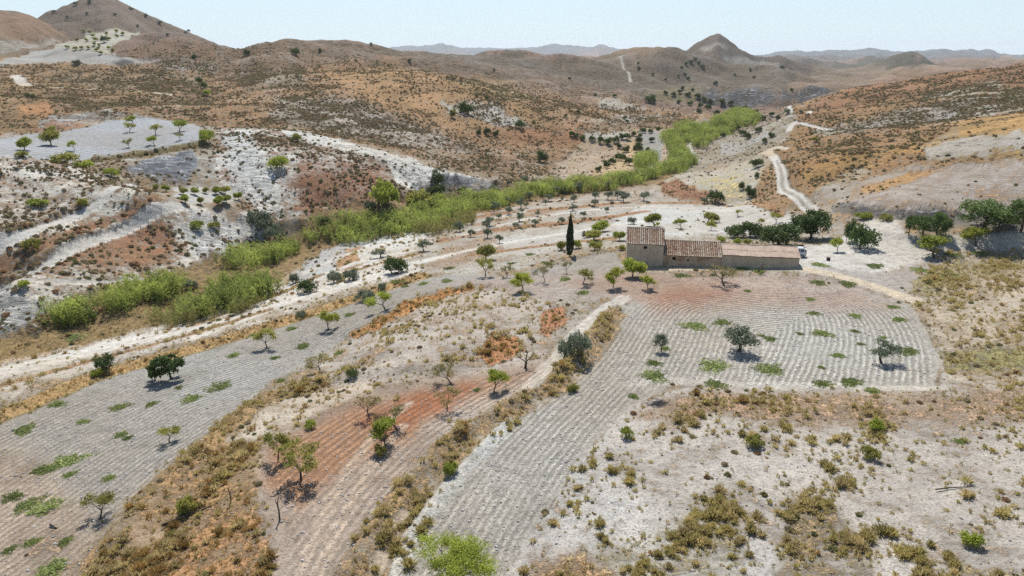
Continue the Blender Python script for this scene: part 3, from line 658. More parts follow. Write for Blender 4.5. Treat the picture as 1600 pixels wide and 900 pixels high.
# ------------------------------------------------------------------ node helpers
class NT:
    def __init__(s, mat):
        mat.use_nodes = True; s.t = mat.node_tree; s.n = s.t.nodes; s.l = s.t.links
    def node(s, typ, **k):
        n = s.n.new(typ)
        for a, b in k.items(): setattr(n, a, b)
        return n
    def link(s, a, b): s.l.new(a, b)
    def val(s, x, sock):
        if hasattr(x, 'is_linked'): s.l.new(x, sock)
        else: sock.default_value = x
    def math(s, op, a, b=0.0, c=None, clamp=False):
        n = s.node('ShaderNodeMath', operation=op, use_clamp=clamp)
        s.val(a, n.inputs[0]); s.val(b, n.inputs[1])
        if c is not None: s.val(c, n.inputs[2])
        return n.outputs[0]
    def rng(s, x, a, b, c=0.0, d=1.0, smooth=True):
        n = s.node('ShaderNodeMapRange'); n.interpolation_type = 'SMOOTHSTEP' if smooth else 'LINEAR'
        s.val(x, n.inputs[0]); s.val(a, n.inputs[1]); s.val(b, n.inputs[2]); s.val(c, n.inputs[3]); s.val(d, n.inputs[4])
        return n.outputs[0]
    def mix(s, f, a, b, mode='MIX'):
        n = s.node('ShaderNodeMix', data_type='RGBA', blend_type=mode)
        s.val(f, n.inputs[0])
        for x, k in ((a, 6), (b, 7)):
            if hasattr(x, 'is_linked'): s.l.new(x, n.inputs[k])
            else: n.inputs[k].default_value = (*x[:3], 1)
        return n.outputs[2]
    def noise(s, scale, detail=4, rough=.55, vec=None, dist=0.0):
        n = s.node('ShaderNodeTexNoise'); n.inputs['Scale'].default_value = scale; n.inputs['Detail'].default_value = detail
        n.inputs['Roughness'].default_value = rough; n.inputs['Distortion'].default_value = dist
        if vec is not None: s.l.new(vec, n.inputs['Vector'])
        return n.outputs[0]
    def attr(s, name):
        return s.node('ShaderNodeAttribute', attribute_name=name)
    def bsdf(s): return s.n['Principled BSDF']

def pmat(name, col, rough=.85, var=.25, scale=3.0, bump=0.0, spec=.25):
    """procedural material: base colour broken up by noise"""
    m = bpy.data.materials.new(name); t = NT(m); b = t.bsdf()
    g = t.node('ShaderNodeTexCoord').outputs['Object']
    n = t.noise(scale, 6, .6, g)
    c = t.mix(t.rng(n, .3, .7), [x * (1 - var) for x in col], [min(1, x * (1 + var)) for x in col])
    t.link(c, b.inputs['Base Color']); b.inputs['Roughness'].default_value = rough; b.inputs['Specular IOR Level'].default_value = spec
    if bump:
        bp = t.node('ShaderNodeBump'); bp.inputs['Strength'].default_value = 1; bp.inputs['Distance'].default_value = bump
        t.link(n, bp.inputs['Height']); t.link(bp.outputs[0], b.inputs['Normal'])
    return m

def ground_mat():
    m = bpy.data.materials.new('marl_and_grass'); t = NT(m); b = t.bsdf()
    pos = t.node('ShaderNodeNewGeometry').outputs['Position']
    soil = t.attr('soil').outputs['Color']; grass = t.attr('grass').outputs['Color']
    pa = t.attr('par'); par = t.node('ShaderNodeSeparateColor'); t.link(pa.outputs['Color'], par.inputs[0]); rock = pa.outputs['Alpha']
    cover, furr, speck = par.outputs[0], par.outputs[1], par.outputs[2]
    clod = t.attr('clod').outputs['Fac']; phase = t.attr('phase').outputs['Fac']
    n1 = t.noise(.17, 11, .66, pos, .4)
    n2 = t.noise(.9, 8, .66, pos)
    n3 = t.noise(5.0, 6, .7, pos)
    n4 = t.noise(.03, 4, .5, pos)
    nm = t.math('ADD', t.math('MULTIPLY', n1, .36), t.math('ADD', t.math('MULTIPLY', n2, .38), t.math('MULTIPLY', n3, .26)))
    thr = t.math('MULTIPLY_ADD', cover, -.25, .622)
    mask = t.math('MULTIPLY', t.rng(nm, t.math('SUBTRACT', thr, .05), t.math('ADD', thr, .05)), .92)
    # soil: patches of paler and darker marl, stones
    sv = t.math('MULTIPLY_ADD', t.rng(n2, .34, .66), .40, .78)
    sv = t.math('MULTIPLY', sv, t.math('MULTIPLY_ADD', t.rng(n4, .35, .65), .16, .92))
    st = t.math('MULTIPLY_ADD', t.rng(n3, .36, .64), .62, .66)
    sv = t.math('MULTIPLY', sv, st)
    vo = t.node('ShaderNodeTexVoronoi'); vo.inputs['Scale'].default_value = 2.6; t.link(pos, vo.inputs['Vector'])
    clump = t.math('MULTIPLY', t.math('MULTIPLY', t.rng(vo.outputs['Distance'], .30, .10), t.rng(n2, .5, .62)), clod)
    sv = t.math('MULTIPLY', sv, t.math('MULTIPLY_ADD', clump, -.30, 1.0))
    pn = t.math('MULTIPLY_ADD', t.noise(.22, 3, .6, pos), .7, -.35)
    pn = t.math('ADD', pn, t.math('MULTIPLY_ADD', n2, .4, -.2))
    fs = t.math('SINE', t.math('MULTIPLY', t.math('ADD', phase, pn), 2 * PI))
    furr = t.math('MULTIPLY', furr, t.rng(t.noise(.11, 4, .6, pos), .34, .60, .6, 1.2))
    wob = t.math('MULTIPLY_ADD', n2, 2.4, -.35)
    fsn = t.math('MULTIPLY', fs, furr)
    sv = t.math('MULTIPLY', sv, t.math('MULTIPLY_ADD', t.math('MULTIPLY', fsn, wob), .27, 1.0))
    hue = t.mix(t.rng(n4, .4, .62), (1.035, .995, .945), (.985, .997, 1.005))
    sc = t.mix(1.0, soil, hue, 'MULTIPLY')
    scv = t.node('ShaderNodeVectorMath', operation='SCALE'); t.link(sc, scv.inputs[0]); t.link(sv, scv.inputs['Scale'])
    # grass: ochre with darker stems
    gv = t.math('MULTIPLY', t.math('MULTIPLY_ADD', t.rng(n3, .36, .64), .8, .55), t.math('MULTIPLY_ADD', t.rng(n2, .34, .66), .5, .74))
    gcv = t.node('ShaderNodeVectorMath', operation='SCALE'); t.link(grass, gcv.inputs[0]); t.link(gv, gcv.inputs['Scale'])
    c = t.mix(mask, scv.outputs[0], gcv.outputs[0])
    # bedded rock
    mp = t.node('ShaderNodeMapping'); t.link(pos, mp.inputs[0]); mp.inputs['Rotation'].default_value = (.5, .35, .6); mp.inputs['Scale'].default_value = (.12, .5, 1.3)
    rk = t.noise(1.0, 9, .68, mp.outputs[0], .6)
    rkd = t.math('MULTIPLY', t.rng(rk, .52, .44), rock)
    c = t.mix(t.math('MULTIPLY', rkd, .55), c, srgb(100, 100, 106))
    c = t.mix(t.math('MULTIPLY', t.rng(rk, .55, .62), t.math('MULTIPLY', rock, .7)), c, srgb(236, 235, 234))
    # far scrub, too small to model one by one
    v2 = t.node('ShaderNodeTexVoronoi'); v2.inputs['Scale'].default_value = .27; t.link(pos, v2.inputs['Vector'])
    v3 = t.node('ShaderNodeTexVoronoi'); v3.inputs['Scale'].default_value = .115; t.link(pos, v3.inputs['Vector'])
    r2 = t.math('MULTIPLY', t.rng(n1, .40, .58, .05, .42), speck)
    s2 = t.rng(v2.outputs['Distance'], t.math('ADD', r2, .06), t.math('SUBTRACT', r2, .06))
    r3 = t.math('MULTIPLY', t.rng(n4, .45, .6, .0, .34), speck)
    s3 = t.rng(v3.outputs['Distance'], t.math('ADD', r3, .05), t.math('SUBTRACT', r3, .05))
    sk = t.math('MULTIPLY', t.math('MAXIMUM', s2, s3), t.math('MINIMUM', t.math('MULTIPLY', speck, 1.3), .85))
    c = t.mix(sk, c, srgb(96, 84, 62))
    t.link(c, b.inputs['Base Color'])
    b.inputs['Roughness'].default_value = .95; b.inputs['Specular IOR Level'].default_value = .12
    # relief: furrows, clods, stones, hillside rubble
    h = t.math('MULTIPLY', t.math('MULTIPLY', fsn, wob), .07)
    h = t.math('ADD', h, t.math('MULTIPLY', t.math('MULTIPLY', n3, t.math('MULTIPLY_ADD', clod, .8, .4)), .09))
    h = t.math('ADD', h, t.math('MULTIPLY', n2, t.math('MULTIPLY_ADD', speck, 1.1, .30)))
    h = t.math('ADD', h, t.math('MULTIPLY', mask, .12))
    h = t.math('ADD', h, t.math('MULTIPLY', n1, t.math('MULTIPLY', speck, 3.0)))
    h = t.math('ADD', h, t.math('MULTIPLY', clump, .12))
    h = t.math('ADD', h, t.math('MULTIPLY', sk, .6))
    h = t.math('ADD', h, t.math('MULTIPLY', rk, t.math('MULTIPLY', rock, 2.6)))
    bp = t.node('ShaderNodeBump'); bp.inputs['Strength'].default_value = .9; bp.inputs['Distance'].default_value = 1.0
    t.link(h, bp.inputs['Height']); t.link(bp.outputs[0], b.inputs['Normal'])
    return m

# ------------------------------------------------------------------ the ground, one sheet cut along its roads and fields
def mesh_from(name, co, quads, tri=False):
    me = bpy.data.meshes.new(name); k = 3 if tri else 4
    co = np.ascontiguousarray(co, np.float32); quads = np.ascontiguousarray(quads, np.int32)
    me.vertices.add(len(co)); me.vertices.foreach_set('co', co.ravel())
    me.loops.add(quads.size); me.loops.foreach_set('vertex_index', quads.ravel())
    me.polygons.add(len(quads)); me.polygons.foreach_set('loop_start', np.arange(len(quads), dtype=np.int32) * k)
    me.polygons.foreach_set('loop_total', np.full(len(quads), k, np.int32))
    return me

GM = ground_mat()
dZa = np.gradient(Z, axis=1) / (np.gradient(AZ)[None, :] * D2); dZd = np.gradient(Z, axis=0) / np.gradient(DD)[:, None]
SLOPE = np.hypot(dZa, dZd)
nx = -(dZd * np.sin(A2) + dZa * np.cos(A2)); ny = -(dZd * np.cos(A2) - dZa * np.sin(A2))
NRM = np.stack([nx, ny, np.ones_like(nx)], -1); NRM /= np.linalg.norm(NRM, axis=-1, keepdims=True)
CO = np.stack([X2, Y2, Z], -1).reshape(-1, 3)
IDX = np.arange(NA * ND).reshape(ND, NA)
QUADS = np.stack([IDX[:-1, :-1], IDX[:-1, 1:], IDX[1:, 1:], IDX[1:, :-1]], -1).reshape(-1, 4)
QR = REGION[:-1, :-1].ravel()
rgba = lambda a: np.concatenate([a, np.ones(a.shape[:-1] + (1,))], -1).reshape(-1, 4)
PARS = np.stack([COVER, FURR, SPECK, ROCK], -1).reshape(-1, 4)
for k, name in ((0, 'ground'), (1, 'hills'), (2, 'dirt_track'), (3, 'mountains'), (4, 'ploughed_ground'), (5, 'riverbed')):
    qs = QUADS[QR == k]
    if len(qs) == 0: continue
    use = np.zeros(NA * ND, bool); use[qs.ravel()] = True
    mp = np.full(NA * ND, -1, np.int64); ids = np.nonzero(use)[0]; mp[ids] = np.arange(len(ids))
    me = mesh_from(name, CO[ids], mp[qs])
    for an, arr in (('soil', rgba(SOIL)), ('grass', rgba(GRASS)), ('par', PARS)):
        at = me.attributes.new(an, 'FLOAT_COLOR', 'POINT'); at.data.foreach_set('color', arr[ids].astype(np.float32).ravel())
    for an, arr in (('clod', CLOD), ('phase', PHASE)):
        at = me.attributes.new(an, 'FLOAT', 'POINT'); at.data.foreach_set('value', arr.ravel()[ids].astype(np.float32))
    me.materials.append(GM); me.update(calc_edges=True)
    me.polygons.foreach_set('use_smooth', np.ones(len(qs), bool))
    me.normals_split_custom_set_from_vertices(NRM.reshape(-1, 3)[ids].astype(np.float32).tolist())
    o = bpy.data.objects.new(name, me); COL.objects.link(o); o['kind'] = 'structure'

# ------------------------------------------------------------------ camera, sun, sky, air
cam = bpy.data.cameras.new('camera'); camo = bpy.data.objects.new('camera', cam); COL.objects.link(camo)
cam.sensor_width = 36; cam.lens = F / 1600 * 36; cam.clip_end = 80000; cam.clip_start = 0.5
camo.location = (0, 0, CZ); camo.rotation_euler = (PI / 2 - PITCH, 0, 0); SC.camera = camo
SUN_AZ = math.radians(-6.0); SUN_EL = math.radians(54)
sd = bpy.data.lights.new('sun', 'SUN'); so = bpy.data.objects.new('sun', sd); COL.objects.link(so)
sd.energy = 4.5; sd.angle = math.radians(.53); sd.color = (1.0, .965, .915)
sv = Vector((math.sin(SUN_AZ) * math.cos(SUN_EL), math.cos(SUN_AZ) * math.cos(SUN_EL), math.sin(SUN_EL)))
so.rotation_euler = sv.to_track_quat('Z', 'Y').to_euler(); so.location = (0, 0, 300)
wd = bpy.data.worlds.new('World'); SC.world = wd; wd.use_nodes = True
wt = wd.node_tree; bg = wt.nodes['Background']
sky = wt.nodes.new('ShaderNodeTexSky'); sky.sky_type = 'NISHITA'; sky.sun_disc = False
sky.sun_elevation = SUN_EL; sky.sun_rotation = SUN_AZ; sky.altitude = 600; sky.air_density = 1.0; sky.dust_density = .3; sky.ozone_density = 1.5
mx = wt.nodes.new('ShaderNodeMix'); mx.data_type = 'RGBA'; mx.blend_type = 'MULTIPLY'; mx.inputs[0].default_value = 1.0
wt.links.new(sky.outputs[0], mx.inputs[6]); mx.inputs[7].default_value = (.97, 1.0, 1.03, 1)
tc = wt.nodes.new('ShaderNodeTexCoord'); sx = wt.nodes.new('ShaderNodeSeparateXYZ'); wt.links.new(tc.outputs['Generated'], sx.inputs[0])
mr = wt.nodes.new('ShaderNodeMapRange'); mr.interpolation_type = 'SMOOTHSTEP'; wt.links.new(sx.outputs[2], mr.inputs[0]); mr.inputs[1].default_value = -.05; mr.inputs[2].default_value = .45; mr.inputs[3].default_value = .9; mr.inputs[4].default_value = 0
m2 = wt.nodes.new('ShaderNodeMix'); m2.data_type = 'RGBA'; wt.links.new(mr.outputs[0], m2.inputs[0]); wt.links.new(mx.outputs[2], m2.inputs[6]); m2.inputs[7].default_value = (5.4, 6.65, 7.35, 1)
wt.links.new(m2.outputs[2], bg.inputs[0]); bg.inputs[1].default_value = .095
hm = bpy.data.materials.new('haze'); hm.use_nodes = True; ht = hm.node_tree; ht.nodes.clear()
ho = ht.nodes.new('ShaderNodeOutputMaterial'); hv = ht.nodes.new('ShaderNodeVolumePrincipled')
hv.inputs['Color'].default_value = (.86, .92, 1.0, 1); hv.inputs['Density'].default_value = HAZE_DENSITY if 'HAZE_DENSITY' in globals() else 4.5e-5; hv.inputs['Anisotropy'].default_value = .2
ht.links.new(hv.outputs[0], ho.inputs['Volume'])
zmin, zmax = float(Z.min()) - 1.0, float(max(Z.max(), CZ)) + 12
bm = bmesh.new(); bmesh.ops.create_cube(bm, size=1)
hx = 16000 * math.sin(1.06) + 200
for v in bm.verts:
    v.co = (v.co.x * 2 * hx, -200 + (v.co.y + .5) * 16600, zmin if v.co.z < 0 else zmax)
hme = bpy.data.meshes.new('haze'); bm.to_mesh(hme); bm.free(); hme.materials.append(hm)
hz = bpy.data.objects.new('haze', hme); COL.objects.link(hz); hz['kind'] = 'stuff'
SC.view_settings.view_transform = 'Standard'; SC.view_settings.look = 'None'; SC.view_settings.gamma = 1; SC.view_settings.exposure = 0.42
SC.cycles.max_bounces = 6; SC.cycles.diffuse_bounces = 3; SC.cycles.transparent_max_bounces = 8; SC.cycles.volume_bounces = 1
SC.cycles.use_denoising = False
# ------------------------------------------------------------------ plants: leaf quads and branches
def unit(v): return v / (np.linalg.norm(v, axis=-1, keepdims=True) + 1e-9)

def leaf_quads(c, L, W, rng, bias=None, up=None):
    """diamond leaves at points c; bias pulls the long axis towards given directions"""
    n = len(c)
    t = unit(rng.normal(size=(n, 3)))
    if bias is not None: t = unit(t * .8 + bias)
    b = unit(np.cross(t, unit(rng.normal(size=(n, 3)))))
    L = (L * rng.uniform(.7, 1.3, n))[:, None] * .5; W = (W * rng.uniform(.7, 1.3, n))[:, None] * .5
    v = np.stack([c - t * L, c + b * W, c + t * L, c - b * W], 1).reshape(-1, 3)
    return v, np.arange(n * 4).reshape(-1, 4)

def leaf_mesh(name, v, q, mat, rng, tint=None):
    me = mesh_from(name, v, q)
    if tint is None: tint = np.repeat(rng.uniform(0, 1, len(q)), 4)
    at = me.attributes.new('tint', 'FLOAT', 'POINT'); at.data.foreach_set('value', tint.astype(np.float32))
    me.materials.append(mat); me.update(calc_edges=True)
    return me

def foliage(name, a, b, trans=.35, rough=.6, var=.22, ns=.6, nw=.35):
    m = bpy.data.materials.new(name); t = NT(m); bs = t.bsdf()
    tint = t.attr('tint').outputs['Fac']
    rnd = t.node('ShaderNodeObjectInfo').outputs['Random']
    pos = t.node('ShaderNodeNewGeometry').outputs['Position']
    n = t.rng(t.noise(ns, 3, .5, pos), .35, .65)
    f = t.math('ADD', t.math('MULTIPLY', tint, 1 - nw), t.math('MULTIPLY', n, nw))
    c = t.mix(f, a, b)
    sc = t.node('ShaderNodeVectorMath', operation='SCALE'); t.link(c, sc.inputs[0]); t.link(t.math('MULTIPLY_ADD', rnd, 2 * var, 1 - var), sc.inputs['Scale'])
    t.link(sc.outputs[0], bs.inputs['Base Color']); bs.inputs['Roughness'].default_value = rough; bs.inputs['Specular IOR Level'].default_value = .2
    tr = t.node('ShaderNodeBsdfTranslucent'); t.link(sc.outputs[0], tr.inputs[0])
    mx = t.node('ShaderNodeMixShader'); mx.inputs[0].default_value = trans
    t.link(bs.outputs[0], mx.inputs[1]); t.link(tr.outputs[0], mx.inputs[2])
    t.link(mx.outputs[0], t.n['Material Output'].inputs[0])
    return m

M_ALM = foliage('almond_leaf', (.21, .205, .045), (.43, .41, .10), .44)
M_YEL = foliage('pale_almond_leaf', (0.250, 0.288, 0.031), (0.450, 0.450, 0.062), .42)
M_BRT = foliage('bright_leaf', (.22, .26, .035), (.44, .48, .08), .44)
M_DRY = foliage('sparse_leaf', (0.210, 0.189, 0.070), (0.336, 0.294, 0.112), .35)
M_OLV = foliage('olive_leaf', (.12, .15, .085), (.27, .30, .20), .28)
M_DRK = foliage('dark_leaf', (.055, .085, .026), (.14, .19, .055), .3)
M_PIN = foliage('pine_needle', (0.090, 0.135, 0.039), (0.188, 0.240, 0.068), .25)
M_CYP = foliage('cypress_leaf', (0.024, 0.036, 0.017), (0.060, 0.074, 0.031), .12)
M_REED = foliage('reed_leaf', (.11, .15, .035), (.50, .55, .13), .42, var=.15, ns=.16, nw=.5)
M_RDRY = foliage('tawny_reed_leaf', (0.250, 0.225, 0.075), (0.400, 0.362, 0.125), .4)
M_WEED = foliage('weed_leaf', (.16, .21, .055), (.36, .40, .13), .32, var=.25)
M_TUSS = foliage('tussock_blade', (.40, .30, .13), (.62, .51, .25), .4, .8, .25)
M_TUSG = foliage('green_tussock_blade', (.30, .25, .085), (.58, .48, .19), .4, .8, .25)
M_TUSO = foliage('orange_tussock_blade', (0.275, 0.169, 0.056), (0.475, 0.312, 0.112), .3, .8, .25)
M_SHRUB = foliage('scrub_leaf', (.19, .155, .085), (.41, .33, .19), .3, .85, .3)
M_BARK = pmat('bark', (.085, .065, .050), .95, .4, 8, .02)
M_PBARK = pmat('pale_bark', (.16, .13, .105), .95, .35, 8, .02)

def tubes(segs, sides=6):
    V, Q = [], []
    for p0, p1, r0, r1 in segs:
        p0 = np.array(p0); p1 = np.array(p1); d = unit(p1 - p0)
        a = unit(np.cross(d, [0.3, 0.9, 0.2] if abs(d[1]) < .9 else [1, 0, 0])); b = np.cross(d, a)
        k = len(V)
        for p, r in ((p0, r0), (p1, r1)):
            for i in range(sides):
                t = 2 * PI * i / sides; V.append(p + (a * math.cos(t) + b * math.sin(t)) * r)
        for i in range(sides):
            j = (i + 1) % sides; Q.append((k + i, k + j, k + sides + j, k + sides + i))
    return np.array(V), np.array(Q)

def grow(rng, p, d, L, r, dep, plan, segs, tips):
    n = 3; q = np.array(p, float); dd = unit(np.array(d, float))
    for i in range(n):
        nd = unit(dd + rng.normal(size=3) * .14 + np.array([0, 0, .06]))
        e = q + nd * L / n; r1 = r * (1 - .12)
        segs.append((q, e, r, r1)); q, dd, r = e, nd, r1
        if dep >= len(plan) - 1 and i >= 1: tips.append(q.copy())
    if dep < len(plan):
        k, spread, fac = plan[dep]
        a0 = rng.uniform(0, 2 * PI); ax = unit(np.cross(dd, rng.normal(size=3))); bx = np.cross(dd, ax)
        for i in range(k):
            t = a0 + 2 * PI * i / k + rng.uniform(-.4, .4); s = spread * rng.uniform(.7, 1.25)
            nd = dd * math.cos(s) + (ax * math.cos(t) + bx * math.sin(t)) * math.sin(s)
            nd[2] = max(nd[2], -.05) + .10
            grow(rng, q, nd, L * fac * rng.uniform(.75, 1.2), r * .68, dep + 1, plan, segs, tips)
    else:
        tips.append(q.copy())

PROTO = {}
def finish(kind, segs, v, q, mat, bark, rng, tint=None):
    tv, tq = tubes(segs) if segs else (np.zeros((0, 3)), np.zeros((0, 4), int))
    top = max(v[:, 2].max() if len(v) else 0, tv[:, 2].max() if len(tv) else 0)
    tm = None
    if len(tv):
        tm = mesh_from(kind + '_trunk', tv / top, tq); tm.materials.append(bark); tm.update(calc_edges=True)
        tm.polygons.foreach_set('use_smooth', np.ones(len(tq), bool))
    cm = leaf_mesh(kind + '_crown', v / top, q, mat, rng, tint) if len(v) else None
    w = np.ptp(v[:, 0]) / top if len(v) else 1
    PROTO.setdefault(kind, []).append((tm, cm, w))

def branchy(kind, seed, trunk, r, plan, per, sig, L, W, mat, bark=M_BARK, lean=.15, sq=1.0):
    rng = np.random.default_rng(seed); segs = []; tips = []
    d = np.array([rng.normal() * lean, rng.normal() * lean, 1.0])
    grow(rng, (0, 0, -.12), d, trunk, r, 0, plan, segs, tips)
    tips = np.array(tips)
    if per:
        w = rng.uniform(.35, 1.5, len(tips))
        c = np.repeat(tips, np.maximum(1, (per * w)).astype(int), 0)
        c = c + rng.normal(size=c.shape) * sig * np.array([1, 1, .7 * sq])
        v, q = leaf_quads(c, L, W, rng)
    else: v, q = np.zeros((0, 3)), np.zeros((0, 4), int)
    finish(kind, segs, v, q, mat, bark, rng)

ALP = [(4, .75, .8), (3, .55, .7), (3, .5, .7)]
branchy('big_almond', 99, .8, .10, [(5, .75, .9), (4, .6, .75), (3, .5, .75), (2, .5, .6)], 34, .13, .075, .038, M_BRT, lean=.1)
for i in range(4):
    branchy('almond', 100 + i, .95, .085, ALP, 11, .17, .18, .10, M_ALM, lean=.2)
    branchy('yellow_almond', 120 + i, .95, .085, ALP, 18, .18, .20, .11, M_YEL, lean=.15)
    branchy('bright_almond', 140 + i, .9, .085, ALP, 15, .19, .20, .11, M_BRT, lean=.15)
    branchy('sparse_almond', 160 + i, .9, .075, ALP, 5, .15, .17, .09, M_DRY, lean=.22)
    branchy('bare', 180 + i, .8, .06, [(3, .6, .7), (2, .5, .7)], 1, .08, .10, .05, M_DRY, lean=.3)
    branchy('green_tree', 200 + i, .6, .10, [(5, .8, .85), (4, .6, .7), (3, .5, .65)], 26, .2, .20, .12, M_BRT if i % 2 else M_ALM, lean=.1)

def blobs(kind, seed, mat, nb, spread, zlo, zhi, rad, n, L, W, trunk_h, r, flat=1.0, bark=M_BARK, stems=1):
    """dense crown: leaves through the shells of several uneven lobes"""
    rng = np.random.default_rng(seed); segs = []; C = []
    for k in range(nb):
        a = 2 * PI * k / nb * 1.618 * 2; rr = spread * math.sqrt(rng.uniform(.02, 1))
        C.append(((rr * math.cos(a), rr * math.sin(a), rng.uniform(zlo, zhi) * (1 - .35 * (rr / max(spread, .01)) ** 2)), rad * rng.uniform(.65, 1.25)))
    for s in range(stems):
        base = np.array([rng.normal() * .08 * (stems > 1) * 3, rng.normal() * .08 * (stems > 1) * 3, -.1])
        p = base; 
        for j in range(3):
            e = p + np.array([rng.normal() * .06, rng.normal() * .06, (trunk_h + .1) / 3]); segs.append((p, e, r * (1 - .12 * j), r * (1 - .12 * (j + 1)))); p = e
        for c, rd in C[s::stems][:7]:
            m = p * .45 + np.array(c) * .55 + np.array([0, 0, -.05])
            segs.append((p, m, r * .5, r * .3)); segs.append((m, np.array(c), r * .3, r * .08))
    V = []
    tot = sum(rd ** 2 for _, rd in C)
    for c, rd in C:
        k = int(n * rd ** 2 / tot)
        u = unit(rng.normal(size=(k, 3))); u[:, 2] = np.where(u[:, 2] < -.35, -u[:, 2], u[:, 2])
        rr = rd * (1 - .55 * rng.random(k) ** 1.8) * (1 + .28 * np.sin(u[:, 0] * 5 + c[0] * 9) * np.sin(u[:, 1] * 5 + c[1] * 7) + .12 * rng.normal(size=k))
        V.append(np.array(c) + u * rr[:, None] * np.array([1, 1, flat]))
    c = np.concatenate(V); c = c[c[:, 2] > .02]
    v, q = leaf_quads(c, L, W, rng)
    finish(kind, segs, v, q, mat, bark, rng)

for i in range(4):
    blobs('olive', 300 + i, M_OLV, 9, .95, 1.0, 1.9, .55, 1500, .20, .09, .7, .13, .85)
    blobs('round_bush', 320 + i, M_DRK, 8, .75, .35, .95, .50, 1500, .17, .10, .3, .06, .85, stems=2)
    blobs('olive_bush', 340 + i, M_OLV, 8, .8, .35, .9, .48, 1300, .18, .09, .3, .06, .85, stems=3)
    blobs('green_bush', 360 + i, M_BRT if i % 2 else M_ALM, 8, .8, .3, .8, .45, 1200, .18, .11, .3, .05, .85, stems=3)
for i in range(3):
    blobs('dark_tree', 400 + i, M_DRK, 16, 1.6, .9, 2.7, .9, 5200, .24, .15, .7, .17, .85, stems=2)
    blobs('pine', 420 + i, M_PIN, 15, 1.6, 1.7, 3.5, .85, 5600, .26, .10, 1.3, .18, .8)
    blobs('fig', 440 + i, M_DRK, 8, .95, 1.0, 1.9, .52, 1500, .22, .16, .8, .10, .85)
# cypress: a leaning-free spindle
rng = np.random.default_rng(77)
n = 4200; z = rng.random(n) ** .8; ang = rng.uniform(0, 2 * PI, n)
prof = np.sin(np.clip(z * 1.02 + .02, 0, 1) ** .62 * PI) ** .75
rad = .115 * prof * (.72 + .28 * rng.random(n) ** .5) * (1 + .14 * np.sin(ang * 3 + z * 14) + .1 * np.sin(ang * 5 - z * 31))
c = np.stack([rad * np.cos(ang), rad * np.sin(ang), .06 + z * .94], -1)
v, q = leaf_quads(c, .055, .018, rng, np.tile([0, 0, 1.6], (n, 1)))
finish('cypress', [((0, 0, -.02), (0, 0, .5), .018, .012)], v, q, M_CYP, M_BARK, rng)

def tussock(kind, seed, mat, n, spread, L, W, droop):
    rng = np.random.default_rng(seed)
    a = rng.uniform(0, 2 * PI, n); tilt = np.abs(rng.normal(0, spread, n)); r0 = .28 * np.sqrt(rng.random(n))
    a2 = a + rng.normal(0, .5, n)
    base = np.stack([r0 * np.cos(a), r0 * np.sin(a), np.full(n, -.03)], -1)
    d = np.stack([np.sin(tilt) * np.cos(a2), np.sin(tilt) * np.sin(a2), np.cos(tilt)], -1)
    l = L * rng.uniform(.55, 1.15, n)[:, None]
    tip = base + d * l; tip[:, 2] -= droop * (l[:, 0] * np.sin(tilt)) ** 2
    tip[:, 2] = np.maximum(tip[:, 2], .03)
    s = unit(np.cross(d, rng.normal(size=(n, 3)))) * (W * rng.uniform(.7, 1.3, n))[:, None]
    mid = (base + tip) / 2 + np.stack([np.zeros(n), np.zeros(n), .10 * l[:, 0]], -1)
    V = np.stack([base, mid + s, tip, mid - s], 1).reshape(-1, 3); Q = np.arange(4 * n).reshape(-1, 4)
    tint = np.tile([.0, .55, 1.0, .55], n) * .7 + np.repeat(rng.uniform(0, .3, n), 4)
    return V, Q, mat, tint
TP = {}
for i in range(3):
    for kind, mat in (('tan', M_TUSS), ('green', M_TUSG), ('orange', M_TUSO)):
        V, Q, mt, ti = tussock(kind, 500 + i, mat, 150, .62, .95, .045, .35)
        TP.setdefault(kind, []).append(leaf_mesh('tussock_' + kind, V, Q, mt, RNG, ti))
def dome_proto(seed, n, L, W):
    rng = np.random.default_rng(seed)
    u = unit(rng.normal(size=(n, 3))); u[:, 2] = np.abs(u[:, 2])
    c = u * (.5 * rng.uniform(.45, 1.0, n))[:, None] * np.array([1, 1, .85]) + np.array([0, 0, .04])
    return leaf_quads(c, L, W, rng, u * .7)
SHP = [leaf_mesh('shrub_foliage', *dome_proto(600 + i, 170, .26, .12), M_SHRUB, RNG) for i in range(4)]
SHG = [leaf_mesh('shrub_foliage_green', *dome_proto(620 + i, 170, .26, .13), M_ALM, RNG) for i in range(3)]
def weed_proto(seed):
    rng = np.random.default_rng(seed); n = 560
    a = rng.uniform(0, 2 * PI, n); lob = 1 + .24 * np.sin(a * 2 + seed) + .20 * np.sin(a * 3 + seed * 2) + .2 * np.sin(a * 7 + seed * 3)
    r = rng.random(n) ** .8 * lob * (.75 + .25 * rng.random(n))
    c = np.stack([r * np.cos(a), r * np.sin(a) * .8, .05 + .12 * rng.random(n) * (1.1 - np.minimum(r, 1))], -1)
    v, q = leaf_quads(c, .20, .085, rng, np.tile([0, 0, .35], (n, 1)))
    return leaf_mesh('weed_leaves', v, q, M_WEED, rng)
WPM = [weed_proto(700 + i) for i in range(5)]

